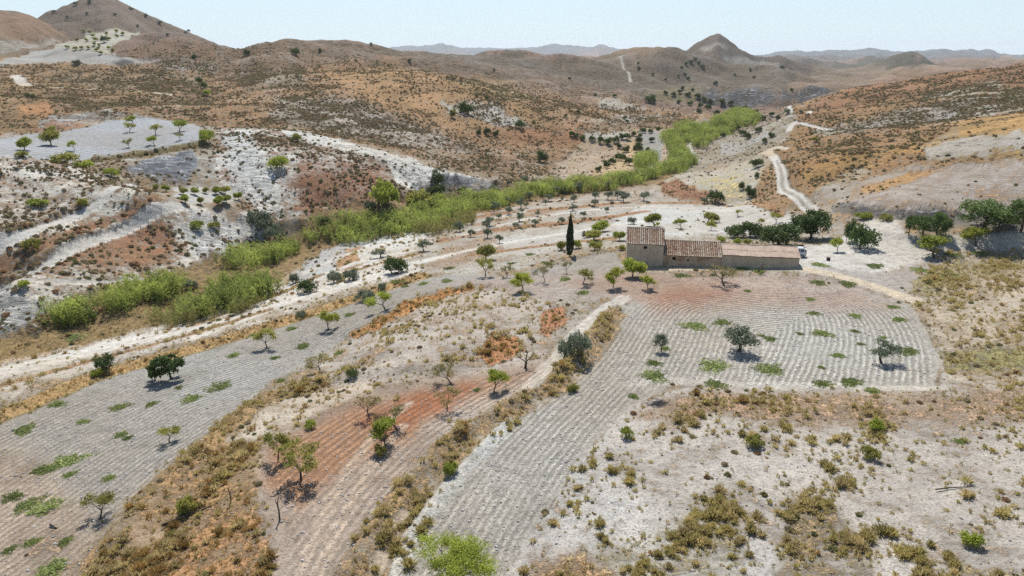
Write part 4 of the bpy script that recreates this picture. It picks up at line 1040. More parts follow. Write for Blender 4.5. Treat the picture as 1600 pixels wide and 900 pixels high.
# ------------------------------------------------------------------ placing things on the ground
FWD = np.array([0, cp, -sp])
VIS_T = (Z - CZ) / D2
VISIBLE = VIS_T >= np.maximum.accumulate(np.vstack([np.full((1, NA), -9.0), VIS_T[:-1]]), 0) - 0.002
def ground_z(x, y):
    a = math.atan2(x, y); d = math.log(math.hypot(x, y))
    c = min(max(np.searchsorted(AZ, a), 1), NA - 1); r = min(max(np.searchsorted(LD, d), 1), ND - 1)
    fa = (a - AZ[c - 1]) / (AZ[c] - AZ[c - 1]); fr = (d - LD[r - 1]) / (LD[r] - LD[r - 1])
    return float((Z[r - 1, c - 1] * (1 - fa) + Z[r - 1, c] * fa) * (1 - fr) + (Z[r, c - 1] * (1 - fa) + Z[r, c] * fa) * fr)
def at(u, v):
    a, d = hit_on(Z, u, v)
    x, y = d * math.sin(a), d * math.cos(a)
    return x, y, ground_z(x, y)
def px_m(p):
    """metres per photo pixel at a ground point"""
    return (p[1] * cp + (CZ - p[2]) * sp) / F
def project(x, y, z):
    dx, dy, dz = x, y, z - CZ
    f = dy * cp - dz * sp; up = dy * sp + dz * cp
    return 800 + F * dx / f, 450 - F * up / f

def thing(name, label, cat, loc, rz=0.0, scale=1.0, group=None):
    o = bpy.data.objects.new(name, None); COL.objects.link(o)
    o.location = loc; o.rotation_euler = (0, 0, rz); o.scale = (scale,) * 3 if not hasattr(scale, '__len__') else scale
    o.empty_display_size = .2
    o['label'] = label; o['category'] = cat
    if group: o['group'] = group
    return o
def part(name, me, parent):
    o = bpy.data.objects.new(name, me); COL.objects.link(o)
    o.parent = parent
    return o
def solo(name, me, label, cat, loc, rz=0.0, scale=1.0, group=None):
    o = bpy.data.objects.new(name, me); COL.objects.link(o)
    o.location = loc; o.rotation_euler = (0, 0, rz); o.scale = (scale,) * 3 if not hasattr(scale, '__len__') else scale
    o['label'] = label; o['category'] = cat
    if group: o['group'] = group
    return o

NAMES = {'almond': 'almond_tree', 'yellow_almond': 'almond_tree', 'bright_almond': 'almond_tree', 'big_almond': 'almond_tree', 'sparse_almond': 'almond_tree', 'bare': 'bare_tree', 'green_tree': 'fruit_tree',
         'olive': 'olive_tree', 'round_bush': 'bush', 'olive_bush': 'bush', 'green_bush': 'bush', 'dark_tree': 'broadleaf_tree', 'pine': 'pine_tree', 'fig': 'broadleaf_tree', 'cypress': 'cypress_tree'}
_cnt = {}
def plant(kind, u, v, hpx, label, group=None, widen=1.0, rz=None):
    p = at(u, v); h = hpx * px_m(p) / cp
    i = _cnt.get(kind, 0); _cnt[kind] = i + 1
    tm, cm, w = PROTO[kind][i % len(PROTO[kind])]
    nm = NAMES[kind]; cat = 'bush' if nm == 'bush' else 'tree'
    rz = (i * 2.4 + u * .01) % 6.28 if rz is None else rz
    wx = h * widen / w
    t = thing(nm, label, cat, (p[0], p[1], p[2] - .02 * h), rz, (wx * (.86 + .28 * ((i * .618) % 1)), wx * (.86 + .28 * ((i * .382 + .3) % 1)), h), group)
    if tm: part('trunk' if cat == 'tree' else 'stem', tm, t)
    if cm: part('crown' if cat == 'tree' else 'foliage', cm, t)
    return t
# ------------------------------------------------------------------ trees and bushes seen one by one: kind, u, v of the foot, height in photo pixels, label
T = [
 # red field and foreground
 ('big_almond', 712, 925, 92, 'large bright green almond tree cut off by the bottom edge of the photo', None, 1.45),
 ('almond', 434, 716, 48, 'dark green almond tree left of its pair at the edge of the red soil', None, 1.0),
 ('almond', 470, 749, 60, 'bigger olive green almond tree with a wide crown in front of its pair', None, 1.15),
 ('bright_almond', 603, 704, 46, 'bright green young almond tree above a green bush on the red soil', None, .95),
 ('green_bush', 594, 712, 22, 'fresh green bush at the foot of the bright young almond on red soil', None, 1.3),
 ('sparse_almond', 578, 654, 40, 'thin leafless-looking almond tree at the left of the reddest soil', None, 1.1),
 ('sparse_almond', 624, 673, 38, 'thin leaning almond tree with few yellow leaves behind the bright young one', None, 1.1),
 ('sparse_almond', 699, 637, 38, 'sparse umbrella shaped almond tree at the upper right of the red soil', None, 1.2),
 ('bright_almond', 771, 612, 36, 'bright green flat topped young tree beside the dividing bank', None, 1.2),
 ('sparse_almond', 707, 600, 36, 'sparse pale almond tree among dry bushes behind the red soil', None, 1.2),
 ('bare', 820, 575, 28, 'bare dark twiggy tree on the ploughed strip left of the big olive bush', None, 1.3),
 # left grey field
 ('almond', 155, 810, 44, 'lone almond tree with a flat olive crown low in the left grey field', None, 1.35),
 ('almond', 266, 692, 27, 'small leaning almond sapling in the middle of the left grey field', None, 1.3),
 ('sparse_almond', 500, 577, 33, 'slender sparse sapling on the grey field under the orange mound', None, .9),
 ('almond', 418, 544, 31, 'round headed almond tree in the upper part of the left grey field', None, 1.15),
 ('yellow_almond', 513, 516, 30, 'yellow green umbrella almond tree against the strip of dry grass', None, 1.35),
 ('bright_almond', 602, 484, 30, 'bright green umbrella almond tree beside the riverside grass bank', None, 1.5),
 ('fig', 244, 595, 34, 'left dark green half of the double fig tree on the grey field', None, 1.1),
 ('fig', 268, 592, 46, 'taller right half of the dark double fig tree on the grey field', None, .9),
 ('round_bush', 165, 577, 28, 'grey green rounded bush by the pale riverside track', None, 1.2),
 ('green_bush', 152, 588, 14, 'low green bush below the grey green one by the track', None, 1.3),
 # row in front of the house
 ('green_tree', 759, 406, 25, 'dense green round tree left of the cypress, behind the paler one', None, 1.25),
 ('almond', 758, 432, 30, 'almond tree with a clear stem directly below the dense round tree', None, 1.15),
 ('sparse_almond', 792, 435, 22, 'small nearly leafless sapling between the almond and the yellow tree', None, .9),
 ('yellow_almond', 818, 454, 30, 'bright yellow almond tree, leftmost of the row before the farmhouse', None, 1.2),
 ('sparse_almond', 852, 440, 26, 'sparse brown almond right of the bright yellow tree', None, 1.0),
 ('sparse_almond', 886, 429, 24, 'thin sapling under the cypress at the front of the field', None, .8),
 ('almond', 910, 444, 27, 'olive green almond tree between the cypress and the farmhouse', None, 1.2),
 ('yellow_almond', 958, 448, 32, 'spreading yellow green almond tree left of the tall house wall', None, 1.3),
 ('green_tree', 989, 432, 30, 'dense green tree standing before the tall end of the farmhouse', None, 1.35),
 ('yellow_almond', 1012, 452, 23, 'small yellowish almond tree on reddish soil below the farmhouse', None, 1.1),
 ('sparse_almond', 1133, 447, 34, 'vase shaped pale almond tree below the farmhouse tile roof', None, 1.25),
 ('bare', 1094, 428, 13, 'short bare trunk in front of the middle farmhouse wall', None, .8),
 ('bare', 1182, 425, 16, 'dark bare stump tree in front of the long shed wall', None, 1.0),
 ('cypress', 890, 401, 70, 'tall dark cypress standing alone left of the farmhouse', None, .21),
 ('green_bush', 876, 391, 16, 'dark bush at the left foot of the cypress', None, 1.2),
 ('green_bush', 902, 388, 14, 'dark bush at the right foot of the cypress', None, 1.1),
 ('green_bush', 930, 391, 18, 'green bush on the grassy hump right of the cypress', None, 1.3),
 # house field
 ('olive', 1154, 549, 40, 'big dark olive tree with a spreading crown in the ploughed house field', None, 1.75),
 ('olive', 1378, 567, 40, 'grey green olive tree near the right edge of the house field', None, 1.2),
 ('olive', 1033, 549, 30, 'small young olive tree left of the big one in the house field', None, .9),
 ('olive_bush', 905, 556, 42, 'big grey green olive bush on the bank beside the ploughed rows', None, 1.1),
 ('olive_bush', 884, 557, 30, 'lower left shoulder bush of the big olive on the bank', None, 1.1),
 # yard
 ('dark_tree', 1264, 374, 48, 'large dark broad tree behind the car at the end of the shed', None, 1.5),
 ('dark_tree', 1217, 384, 37, 'round dark tree pressed against the back of the shed roof', None, 1.6),
 ('round_bush', 1148, 371, 22, 'dark hedge bush behind the shed, left of three', None, 1.7),
 ('round_bush', 1170, 370, 24, 'dark hedge bush behind the shed, middle of three', None, 1.7),
 ('round_bush', 1189, 372, 20, 'dark hedge bush behind the shed, nearest the round tree', None, 1.5),
 ('green_bush', 1152, 381, 10, 'light green shrub behind the tile roof corner', None, 1.6),
 ('green_bush', 1166, 382, 10, 'yellow green shrub low behind the long shed roof', None, 1.6),
 ('green_bush', 1127, 378, 9, 'dark green shrub behind the middle tile roof', None, 1.8),
 ('round_bush', 1346, 388, 42, 'dark leaning tree-like bush on the white yard', None, .95),
 ('round_bush', 1326, 378, 42, 'grey dead-topped bush behind the dark one on the yard', None, .5),
 ('bright_almond', 1309, 392, 24, 'small bright sapling in the yard beside the dark bush', None, .8),
 ('bright_almond', 1459, 405, 33, 'bright green almond with a thick trunk right of the yard', None, 1.35),
 ('yellow_almond', 1525, 384, 30, 'yellow green umbrella tree in front of the tall pines', None, 1.45),
 ('pine', 1420, 368, 34, 'slim small pine at the left of the grove island', None, .6),
 ('pine', 1442, 371, 36, 'round green pine in the middle of the grove island', None, 1.25),
 ('pine', 1463, 366, 38, 'darker pine rising behind the grove island', None, .9),
 ('pine', 1476, 372, 32, 'thin yellowish pine at the right of the grove island', None, .6),
 ('pine', 1536, 358, 47, 'wide umbrella pine left of the tallest pine at the right edge', None, 1.7),
 ('pine', 1560, 362, 38, 'lower pine crown merging with the wide umbrella pine', None, 1.3),
 ('pine', 1594, 362, 56, 'tallest pine, cut by the right edge of the photo', None, 1.0),
 ('green_bush', 1385, 345, 12, 'yellow green bush under the dark scarp behind the yard', None, 2.2),
 ('green_bush', 1350, 342, 12, 'green bush left of the others under the dark scarp', None, 2.0),
 # behind the house
 ('green_tree', 1022, 354, 22, 'green spreading tree behind the tall house roof', None, 1.5),
 ('yellow_almond', 1028, 356, 9, 'low yellow green shrubby tree under the spreading one behind the house', None, 1.5),
 ('olive_bush', 988, 350, 12, 'grey green bush left of the spreading tree behind the house', None, 1.6),
 ('green_tree', 936, 362, 18, 'bright green tree on the terrace right of the cypress top', None, 1.7),
 ('green_tree', 928, 376, 18, 'paler green tree just below the bright one by the cypress', None, 1.5),
 ('olive_bush', 917, 371, 12, 'dark shrub left of the two green trees by the cypress', None, 1.3),
 ('green_tree', 968, 376, 16, 'light green tree at the left side of the tall roof', None, 1.6),
 ('green_bush', 972, 391, 9, 'dark green shrub against the left wall of the tall house', None, 1.5),
 ('yellow_almond', 1065, 357, 16, 'yellow green almond right of the spreading tree behind the house', None, 1.3),
 ('yellow_almond', 1111, 360, 17, 'yellow almond in the dry grass patch behind the middle roof', None, 1.1),
 ('green_tree', 1105, 348, 18, 'broad green tree above the yellow almond behind the roofs', None, 1.8),
 ('almond', 1190, 354, 14, 'small thin almond between the hedge and the far fields', None, .9),
 ('almond', 1152, 338, 11, 'small almond below the brown knoll in the valley', None, 1.1),
 ('almond', 1212, 349, 17, 'pale fruit tree left of the large dark tree', None, 1.3),
 ('round_bush', 1118, 316, 18, 'dark round bush on the right flank of the brown knoll', None, 1.5),
 ('olive_bush', 1100, 318, 10, 'small grey bush beside the dark one on the brown knoll', None, 1.4),
 # bushes of the wash
 ('round_bush', 618, 426, 30, 'large dark green round bush in the pale riverside wash', None, 1.3),
 ('olive_bush', 523, 441, 20, 'left of two dark bushes joined together in the wash', None, 1.4),
 ('olive_bush', 548, 438, 18, 'right of two dark bushes joined together in the wash', None, 1.6),
 ('round_bush', 480, 457, 24, 'dark bush near the end of the reeds, left of the joined pair', None, 1.35),
 ('olive_bush', 461, 442, 16, 'small dark bush beside the end of the green reeds', None, 1.1),
 ('olive_bush', 571, 470, 18, 'grey green bush spreading beside the riverside bank', None, 1.7),
 ('olive_bush', 598, 455, 16, 'small upright grey olive bush beside the riverside bank', None, 1.0),
 ('olive_bush', 472, 495, 11, 'low grey bush left of the yellow umbrella almond', None, 1.8),
 ('olive', 594, 402, 13, 'little olive tree on the round white scar', None, 1.8),
 ('olive', 662, 392, 18, 'olive tree on the first terrace right of the round white scar', None, 1.2),
 # left slope singles
 ('green_bush', 437, 263, 20, 'bright bush on the brown and white gully slope', None, 1.7),
 ('green_bush', 463, 222, 16, 'yellow green bush on the white crest above the gully slope', None, 1.1),
 ('green_bush', 602, 322, 46, 'tall yellow green willow-like bush above the reeds', None, 1.2),
 ('green_bush', 655, 327, 32, 'bright green bush touching the reeds right of the tall one', None, 1.4),
 ('olive_bush', 577, 330, 18, 'dark bush left of the tall yellow green one above the reeds', None, 1.2),
 ('round_bush', 684, 290, 26, 'dark green bush in the white scree above the dark cliff', None, .9),
 ('round_bush', 682, 310, 22, 'dark bush at the foot of the scree beside the reeds', None, 1.3),
 ('round_bush', 847, 253, 20, 'dark green bush alone on the brown slope left of the olive rows', None, .9),
 ('green_bush', 322, 222, 20, 'yellow green bush at the right end of the terraced field', None, 1.4),
 ('green_bush', 100, 256, 20, 'wide dark green bush under the lower edge of the terraced field', None, 2.2),
 ('green_bush', 133, 263, 14, 'bright bush right of the wide one below the terraced field', None, 1.8),
 ('green_bush', 35, 245, 10, 'bright low bush at the lower left of the terraced field', None, 2.2),
 ('green_bush', 175, 276, 14, 'yellow green bush over the rocky hollow below the terraced field', None, 1.6),
 ('green_bush', 52, 390, 22, 'bright bush beside the left slope track', None, 1.2),
 ('green_bush', 60, 322, 14, 'pale green bush on the white left slope', None, 2.0),
 ('green_bush', 131, 322, 14, 'pale green bush above the upper slope track', None, 1.2),
 ('green_bush', 307, 358, 14, 'yellow green bush on the white scree of the left slope', None, 1.8),
 ('green_bush', 335, 356, 12, 'lighter small bush right of the scree bush on the left slope', None, 1.5),
 ('olive_bush', 405, 358, 30, 'tawny green bush at the upper edge of the reed belt', None, 1.4),
 ('olive_bush', 430, 372, 24, 'dark grey bush between the tawny one and the reeds', None, 1.4),
 ('green_bush', 38, 448, 12, 'green bush at the fork of the slope tracks', None, 1.5),
 ('round_bush', 728, 178, 20, 'larger dark tree pair half on the white outcrop of the brown hill', None, 1.1),
 ('green_bush', 707, 184, 14, 'lighter bush left of the dark pair on the brown hill', None, .9),
 ('round_bush', 748, 212, 11, 'left of three dark bushes in a row on the brown hill', None, 1.0),
 ('round_bush', 761, 211, 11, 'middle of three dark bushes in a row on the brown hill', None, 1.1),
 ('round_bush', 775, 213, 11, 'right of three dark bushes in a row on the brown hill', None, 1.2),
 ('round_bush', 812, 200, 14, 'dark bush beside the white patch on the brown hill', None, 1.1),
 ('round_bush', 1016, 161, 14, 'dark tree on the terrace left of the valley head cliff', None, 1.5),
 ('round_bush', 312, 131, 10, 'upper dark bush on the left skyline slope', None, 1.2),
 ('round_bush', 319, 137, 10, 'lower dark bush beside its twin on the left slope', None, 1.2),
 ('round_bush', 47, 153, 8, 'dark bush in the ochre grass below the upper left track', None, 2.0),
 ('green_bush', 324, 149, 9, 'green bush right of the end of the upper left track', None, 1.3),
 ('round_bush', 120, 100, 7, 'dark clump at the lower edge of the pale upper field', None, 2.2),
 ('round_bush', 163, 66, 9, 'dark round tree in the pale orchard on the upper left hill', None, 1.3),
 ('round_bush', 304, 92, 8, 'dark bush on the brown ridge under the left peak', None, 1.4),
 ('round_bush', 386, 86, 10, 'dark bush on the skyline ridge right of the left peak', None, 1.1),
 ('round_bush', 462, 86, 12, 'dark trees in the cleft of the skyline ridge', None, 1.4),
 ('olive_bush', 1230, 178, 9, 'dark bush by the white bend of the far track', None, 1.3),
 ('olive_bush', 1251, 177, 6, 'small dark bush right of the far track bend', None, 1.3),
 ('green_bush', 1273, 221, 9, 'grey green bush alone on the right hill', None, 1.1),
 ('round_bush', 1181, 262, 14, 'dark pair of trees left of the winding track top', None, 1.6),
 ('round_bush', 1182, 278, 10, 'small upright dark bush left of the winding track', None, .9),
 ('round_bush', 1172, 308, 20, 'dark green bush in the gully left of the winding track', None, .9),
 ('round_bush', 1158, 296, 14, 'narrow dark bush on the white valley field', None, .7),
 # dark growth along the upper edge of the reeds
 ('round_bush', 508, 352, 14, 'dark bush on the upper edge of the reeds below the gully slope', None, 1.5),
 ('olive_bush', 548, 345, 12, 'grey bush on the upper edge of the reeds left of the willow-like bush', None, 1.6),
 ('round_bush', 722, 302, 12, 'dark bush where the ravine edge meets the reeds', None, 1.5),
 ('olive_bush', 772, 300, 12, 'grey bush at the right end of the dark ravine edge', None, 1.4),
 ('round_bush', 140, 500, 18, 'dark bush in the gap right of the lone reed clump', None, 1.0),
 ('olive_bush', 300, 452, 16, 'tawny grey bush at the right end of the long reed clump', None, 1.8),
 # lower right
 ('green_bush', 1517, 852, 26, 'bright green bush on the pale stubble at lower right', None, 1.2),
 ('green_bush', 1178, 698, 20, 'green bush on the dry patch at the top of the stubble field', None, 1.5),
 ('green_bush', 979, 684, 18, 'green bush at the left edge of the pale stubble field', None, 1.4),
 ('green_bush', 1360, 716, 22, 'dark green low bush in the middle of the stubble field', None, 1.5),
 ('green_bush', 1368, 672, 20, 'olive green bush in the dry grass belt at right', None, 1.3),
 ('green_bush', 292, 802, 30, 'dark green bush in the ochre grass corner', None, 1.1),
 ('green_bush', 484, 669, 14, 'small green bush at the left rim of the red soil', None, 1.4),
 ('green_bush', 894, 612, 14, 'green tuft bush on the right side of the dividing bank', None, 1.6),
 ('green_bush', 703, 742, 26, 'fresh green bush on the dividing bank beside the rows', None, 1.0),
 ('round_bush', 551, 588, 14, 'dark olive bush on the grass edge left of the red soil', None, 1.6),
]
for row in T:
    plant(*row)
# orchard on the terraced field (left) and below it
G = 'trees on the terraced field'
for k, u, v, h, lab in [
 ('green_tree', 38, 234, 20, 'dark green dense tree at the left end of the terraced field'),
 ('green_tree', 80, 227, 24, 'largest round tree with a long shadow on the terraced field'),
 ('yellow_almond', 84, 209, 12, 'small yellow tree just behind the largest on the terraced field'),
 ('bright_almond', 117, 235, 16, 'bright green tree right of the largest on the terraced field'),
 ('almond', 201, 231, 15, 'front tree, left of the middle, on the terraced field'),
 ('almond', 203, 207, 16, 'left of two neighbouring trees at the top of the terraced field'),
 ('bright_almond', 208, 194, 14, 'uppermost tree of the terraced field'),
 ('almond', 243, 211, 17, 'thin dark tree in the middle of the terraced field'),
 ('bright_almond', 242, 228, 17, 'bright tree at the front right of the terraced field'),
 ('bright_almond', 280, 205, 18, 'round bright tree near the top right of the terraced field'),
 ('almond', 281, 219, 12, 'small tree below the round one at the right of the terraced field')]:
    plant(k, u, v, h, lab, G, 1.15)
for i, (u, v, h) in enumerate([(290, 317, 14), (313, 320, 13), (341, 320, 15), (354, 317, 13), (373, 313, 14), (246, 298, 11), (260, 300, 12), (287, 304, 11), (305, 304, 12), (322, 303, 11), (337, 303, 12), (352, 303, 13)]):
    lab = 'green orchard tree in the front row on the small white terrace' if i < 5 else ('green tree left of the small white terrace orchard' if i < 7 else 'green orchard tree in the dense back row on the small white terrace')
    plant('green_tree', u, v, h, lab, ['front row of the small orchard', 'trees left of the small orchard', 'back row of the small orchard'][0 if i < 5 else 1 if i < 7 else 2], 1.25)
# far pale orchard
for i, (u, v) in enumerate([(105,75),(122,64),(135,64),(118,77),(128,76),(137,76),(146,57),(150,63),(160,60),(168,54),(183,58),(170,62),(148,70),(154,72),(152,79),(158,84),(192,54),(183,50),(130,50),(140,52),(170,76),(176,80)]):
    plant('green_tree', u, v + 1, 5.5, 'small green tree of the pale orchard on the upper left hill', 'far orchard trees on the pale field', 1.3)
# olive rows
for i, (u, v, h) in enumerate([(718,362,18),(760,356,12),(762,372,16),(765,353,16),(773,330,16),(779,343,10),(790,320,14),(795,335,13),(813,326,18),(816,333,9),(827,312,13),(843,303,14),(812,346,15),(822,325,10),(805,357,10),(836,354,12),(840,338,10),(857,314,12),(852,320,9),(866,304,14),(878,350,12),(897,316,12),(930,312,13),(929,323,12),(895,330,12),(950,312,15),(956,322,8),(948,332,9),(912,340,11),(876,302,10),(736,370,12),(780,380,14),(975,316,18),(1006,314,16),(965,312,15)]):
    plant('olive', u, v, h, 'rounded grey green olive tree on the strip terraces between reeds and cypress', 'olive trees on the terraces behind the cypress', 1.15)
for i, (u, v, h) in enumerate([(938,224,11),(950,226,13),(962,223,12),(972,218,11),(980,218,10),(967,232,10),(925,220,9),(910,219,9),(893,213,8),(978,238,12),(996,238,16),(998,224,12),(972,252,12),(947,262,13),(956,257,12),(965,250,12),(982,258,12),(935,268,10),(900,215,8),(990,212,8),(1005,208,8),(1016,208,8),(1028,204,7),(1000,215,8),(1018,222,8),(1012,236,7),(903,300,16),(950,296,14),(882,303,10),(820,288,14),(835,290,12),(828,297,10)]):
    plant('round_bush' if i < 26 else 'olive', u, v, h, 'dark round tree of the rows on pale ground beyond the reeds' if i < 26 else 'dark olive growing along the near edge of the reeds', 'dark trees beyond the reeds' if i < 26 else 'dark trees along the reed edge', 1.15)
# dots of trees at the valley head and on far slopes
for i, (u, v, h) in enumerate([(1040,148,7),(1052,150,7),(1062,146,6),(1066,140,6),(1075,150,7),(1082,143,6),(1090,154,8),(1100,158,8),(1110,162,8),(1128,162,9),(1142,165,8),(1060,162,7),(1078,164,7),(1094,168,9),(1106,172,9),(1092,176,8),(1120,178,7),(1140,186,7),(1163,172,7),(1180,178,8),(1192,187,8),(1175,192,7),(1165,196,8),(1152,202,8),(1142,208,8),(1130,214,8),(1205,182,7),(1215,186,7),(1205,214,8),(1194,222,8),(1160,212,9),(1168,216,10),(1185,206,9)]):
    plant('round_bush', u, v, h, 'dark bush scattered about the valley head around the far reeds', 'bushes of the valley head', 1.3)
for i, (u, v, h) in enumerate([(1065,108,5),(1072,102,5),(1080,98,5),(1086,94,5),(1092,100,5),(1098,106,5),(1070,118,5),(1075,124,5),(1060,120,4),(1040,126,4),(1118,132,6),(998,108,5),(997,100,4),(1020,118,4),(1172,110,4),(1178,122,4),(1148,118,4),(1222,108,5),(1237,142,5),(1165,76,4),(1172,74,4),(118,8,5),(140,4,5),(205,16,5),(228,26,5),(250,38,5),(180,24,4),(215,42,4),(290,52,4),(295,50,4),(105,28,4),(84,20,4),(136,22,4),(262,56,4),(500,80,5),(556,96,4),(580,70,4),(640,96,4),(772,110,4),(890,124,4),(930,150,5),(960,152,5),(884,182,5),(903,176,5),(976,186,6),(980,192,5),(834,193,5),(760,154,5),(744,152,4)]):
    plant('round_bush', u, v, h, 'small dark bush dotted on the far hillsides', 'dark bushes dotted on the far hillsides', 1.4)

# ------------------------------------------------------------------ green weed patches in the ploughed fields
WP = [ # u, v, width px, label or None for the field's plain ones
 (1085,510,44,'left green weed patch behind the big olive'), (1128,504,30,'thin weed patch touching the top of the big olive'), (1115,572,58,'large oval bright weed patch left of the big olive shadow'),
 (1203,579,58,'largest bright weed patch in front of the big olive'), (1286,522,36,'weed patch in the middle rows right of the big olive'), (1310,556,24,'small oval weed patch left of the right hand olive'),
 (1423,550,38,'weed patch just right of the right hand olive'), (1203,530,24,None),(1022,588,48,'scraggly weed patch at the lower left of the house field'),(1022,568,28,None),(1272,490,22,None),(1266,468,18,None),(1336,494,24,None),(1336,518,16,None),(1396,480,22,None),(1406,500,26,None),
 (1325,444,32,None),(1278,442,30,None),(1280,414,26,'weed patch right of the shed end'),(1066,431,30,'weed patch on the soil before the middle house wall'),(1160,420,22,'weeds at the foot of the shed wall, left one'),(1186,424,26,'weeds at the foot of the shed wall, right one'),(1168,455,14,None),
 (1118,601,38,'yellowish weed patch at the lower edge of the house field'),(1285,600,34,None),(1330,598,40,None),(1365,612,30,None),(1284,575,14,None),(1345,538,14,None),(1380,528,14,None),
 (1367,416,32,'weed patch on the grey field beyond the house track'),(1490,398,32,'bright weeds behind the right rough grass'),(1440,423,34,'bright weeds at the corner of the right rough grass'),(1530,395,34,'green weeds on the right rough grass edge'),(1480,432,40,'dull green weeds inside the right rough grass'),
 (895,607,26,'weed patch at the foot of the dividing bank'),(990,620,20,None),
 (345,606,50,'long bright weed patch in the upper left grey field'),(302,624,40,'pale green weed patch beside the dry tuft in the grey field'),(187,637,34,None),(237,632,22,None),(280,606,16,None),(190,680,26,None),(108,722,62,'long weed patch in the middle of the left grey field'),(75,735,40,None),(45,790,50,None),(75,795,60,'wide weed patch at the left edge of the grey field'),(20,778,40,None),(50,848,28,None),(15,860,26,None),(102,847,26,None),(85,890,56,'bright weed patch at the bottom left corner'),(172,748,26,None),(110,742,24,None),(62,735,30,None),(38,672,38,None),(90,632,30,None),(130,660,20,None),(200,685,18,None),
 (530,553,22,None),(475,542,30,'bright weed patch on the slope of the left grey field'),(457,514,22,None),(430,560,18,None),(365,556,24,None),(395,524,14,None),(440,596,20,None),(620,440,22,None),(703,420,22,'bright weeds in the strip left of the dense round tree'),(662,444,22,None),(700,440,26,None),(634,448,18,None),(548,492,22,None),
 (912,458,26,'weed patch below the olive green almond'),(884,437,26,None),(855,412,22,None),(830,398,20,None),(800,412,16,None),(1115,430,14,None),
 (470,492,20,None),(110,528,50,'bright green low weeds beside the riverside track'),(80,890,20,None),(745,610,14,None),
 (1040,545,18,None),(1250,522,14,None),(1190,525,12,None),(1500,690,22,None),
]
for i, (u, v, w, lab) in enumerate(WP):
    p = at(u, v); r = .5 * w * px_m(p)
    if lab is None:
        if u > 960: lab, g = 'small green weed patch among the plough lines of the house field', 'small weed patches in the house field'
        elif u > 560: lab, g = 'small green weed patch in the strips left of the farmhouse', 'small weed patches left of the farmhouse'
        else: lab, g = 'small green weed patch on the left grey field', 'small weed patches on the left grey field'
    else: g = 'green weed patches in the fields'
    solo('weed_patch', WPM[i % 5], lab, 'weeds', (p[0], p[1], p[2]), i * 1.3, (r, r * 1.15, .55 + .35 * min(r, 1.4)), g)

# ------------------------------------------------------------------ reeds
def reed_proto(seed, mat_tint=0):
    rng = np.random.default_rng(seed); V = []; ti = []
    for s in range(7):
        b = rng.normal(size=2) * .28; h = rng.uniform(.7, 1.1); lean = rng.normal(size=2) * .16
        top = np.array([b[0] + lean[0], b[1] + lean[1], h]); bot = np.array([b[0], b[1], -.05])
        n = 15
        z = rng.uniform(.12, 1, n)[:, None]; c0 = bot + (top - bot) * z
        a = rng.uniform(0, 2 * PI, n); out = np.stack([np.cos(a), np.sin(a), rng.uniform(.2, 1.3, n)], -1); out = unit(out)
        L = rng.uniform(.16, .30, n)[:, None]
        tip = c0 + out * L; mid = (c0 + tip) / 2 + np.array([0, 0, .03]); sd = unit(np.cross(out, rng.normal(size=(n, 3)))) * .022
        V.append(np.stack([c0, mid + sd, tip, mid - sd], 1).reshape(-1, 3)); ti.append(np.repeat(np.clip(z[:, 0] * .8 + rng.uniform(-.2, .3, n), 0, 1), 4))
        w = np.array([.012, .006, 0])
        V.append(np.stack([bot - w, bot + w, top + w * .4, top - w * .4])); ti.append(np.full(4, .3))
    v = np.concatenate(V); return v, np.concatenate(ti)
REEDP = [reed_proto(800 + i) for i in range(6)]
def scatter_mesh(protos, P, S, rng, hscale=None, tilt=0.0):
    """one mesh of many small plants: P positions, S sizes"""
    V, TI = [], []
    which = rng.integers(0, len(protos), len(P)); rot = rng.uniform(0, 2 * PI, len(P))
    for k, (pv, pt) in enumerate(protos):
        s = np.nonzero(which == k)[0]
        if len(s) == 0: continue
        c, sn = np.cos(rot[s])[:, None], np.sin(rot[s])[:, None]
        x = pv[None, :, 0] * c - pv[None, :, 1] * sn; y = pv[None, :, 0] * sn + pv[None, :, 1] * c
        z = np.broadcast_to(pv[None, :, 2], x.shape)
        hs = S[s][:, None] * (hscale[s][:, None] if hscale is not None else 1)
        v = np.stack([x * S[s][:, None], y * S[s][:, None], z * hs], -1) + P[s][:, None, :]
        V.append(v.reshape(-1, 3)); TI.append((np.clip(pt[None, :] * .7 + rng.uniform(0, .3, (len(s), 1)), 0, 1)).ravel())
    V = np.concatenate(V); return V, np.arange(len(V)).reshape(-1, 4), np.concatenate(TI)

CELL = np.gradient(AZ)[None, :] * D2 * np.gradient(DD)[:, None]
INFRAME = (np.abs(A2) < .90)
def sample(density, rng, mask=None):
    """random ground points with the given number per square metre"""
    lam = density * CELL * INFRAME
    if mask is not None: lam = lam * mask
    n = rng.poisson(np.clip(lam, 0, 50)); r, c = np.nonzero(n); k = n[r, c]
    r = np.repeat(r, k); c = np.repeat(c, k)
    fr = rng.random(len(r)) - .5; fc = rng.random(len(r)) - .5
    d = np.exp(LD[r] + fr * np.gradient(LD)[r]); a = AZ[c] + fc * np.gradient(AZ)[c]
    rf = np.interp(np.log(d), LD, np.arange(ND)); cf = np.interp(a, AZ, np.arange(NA))
    r0 = np.minimum(rf.astype(int), ND - 2); c0 = np.minimum(cf.astype(int), NA - 2); fr = rf - r0; fc = cf - c0
    z = (Z[r0, c0] * (1 - fc) + Z[r0, c0 + 1] * fc) * (1 - fr) + (Z[r0 + 1, c0] * (1 - fc) + Z[r0 + 1, c0 + 1] * fc) * fr
    return np.stack([d * np.sin(a), d * np.cos(a), z], -1), r, c

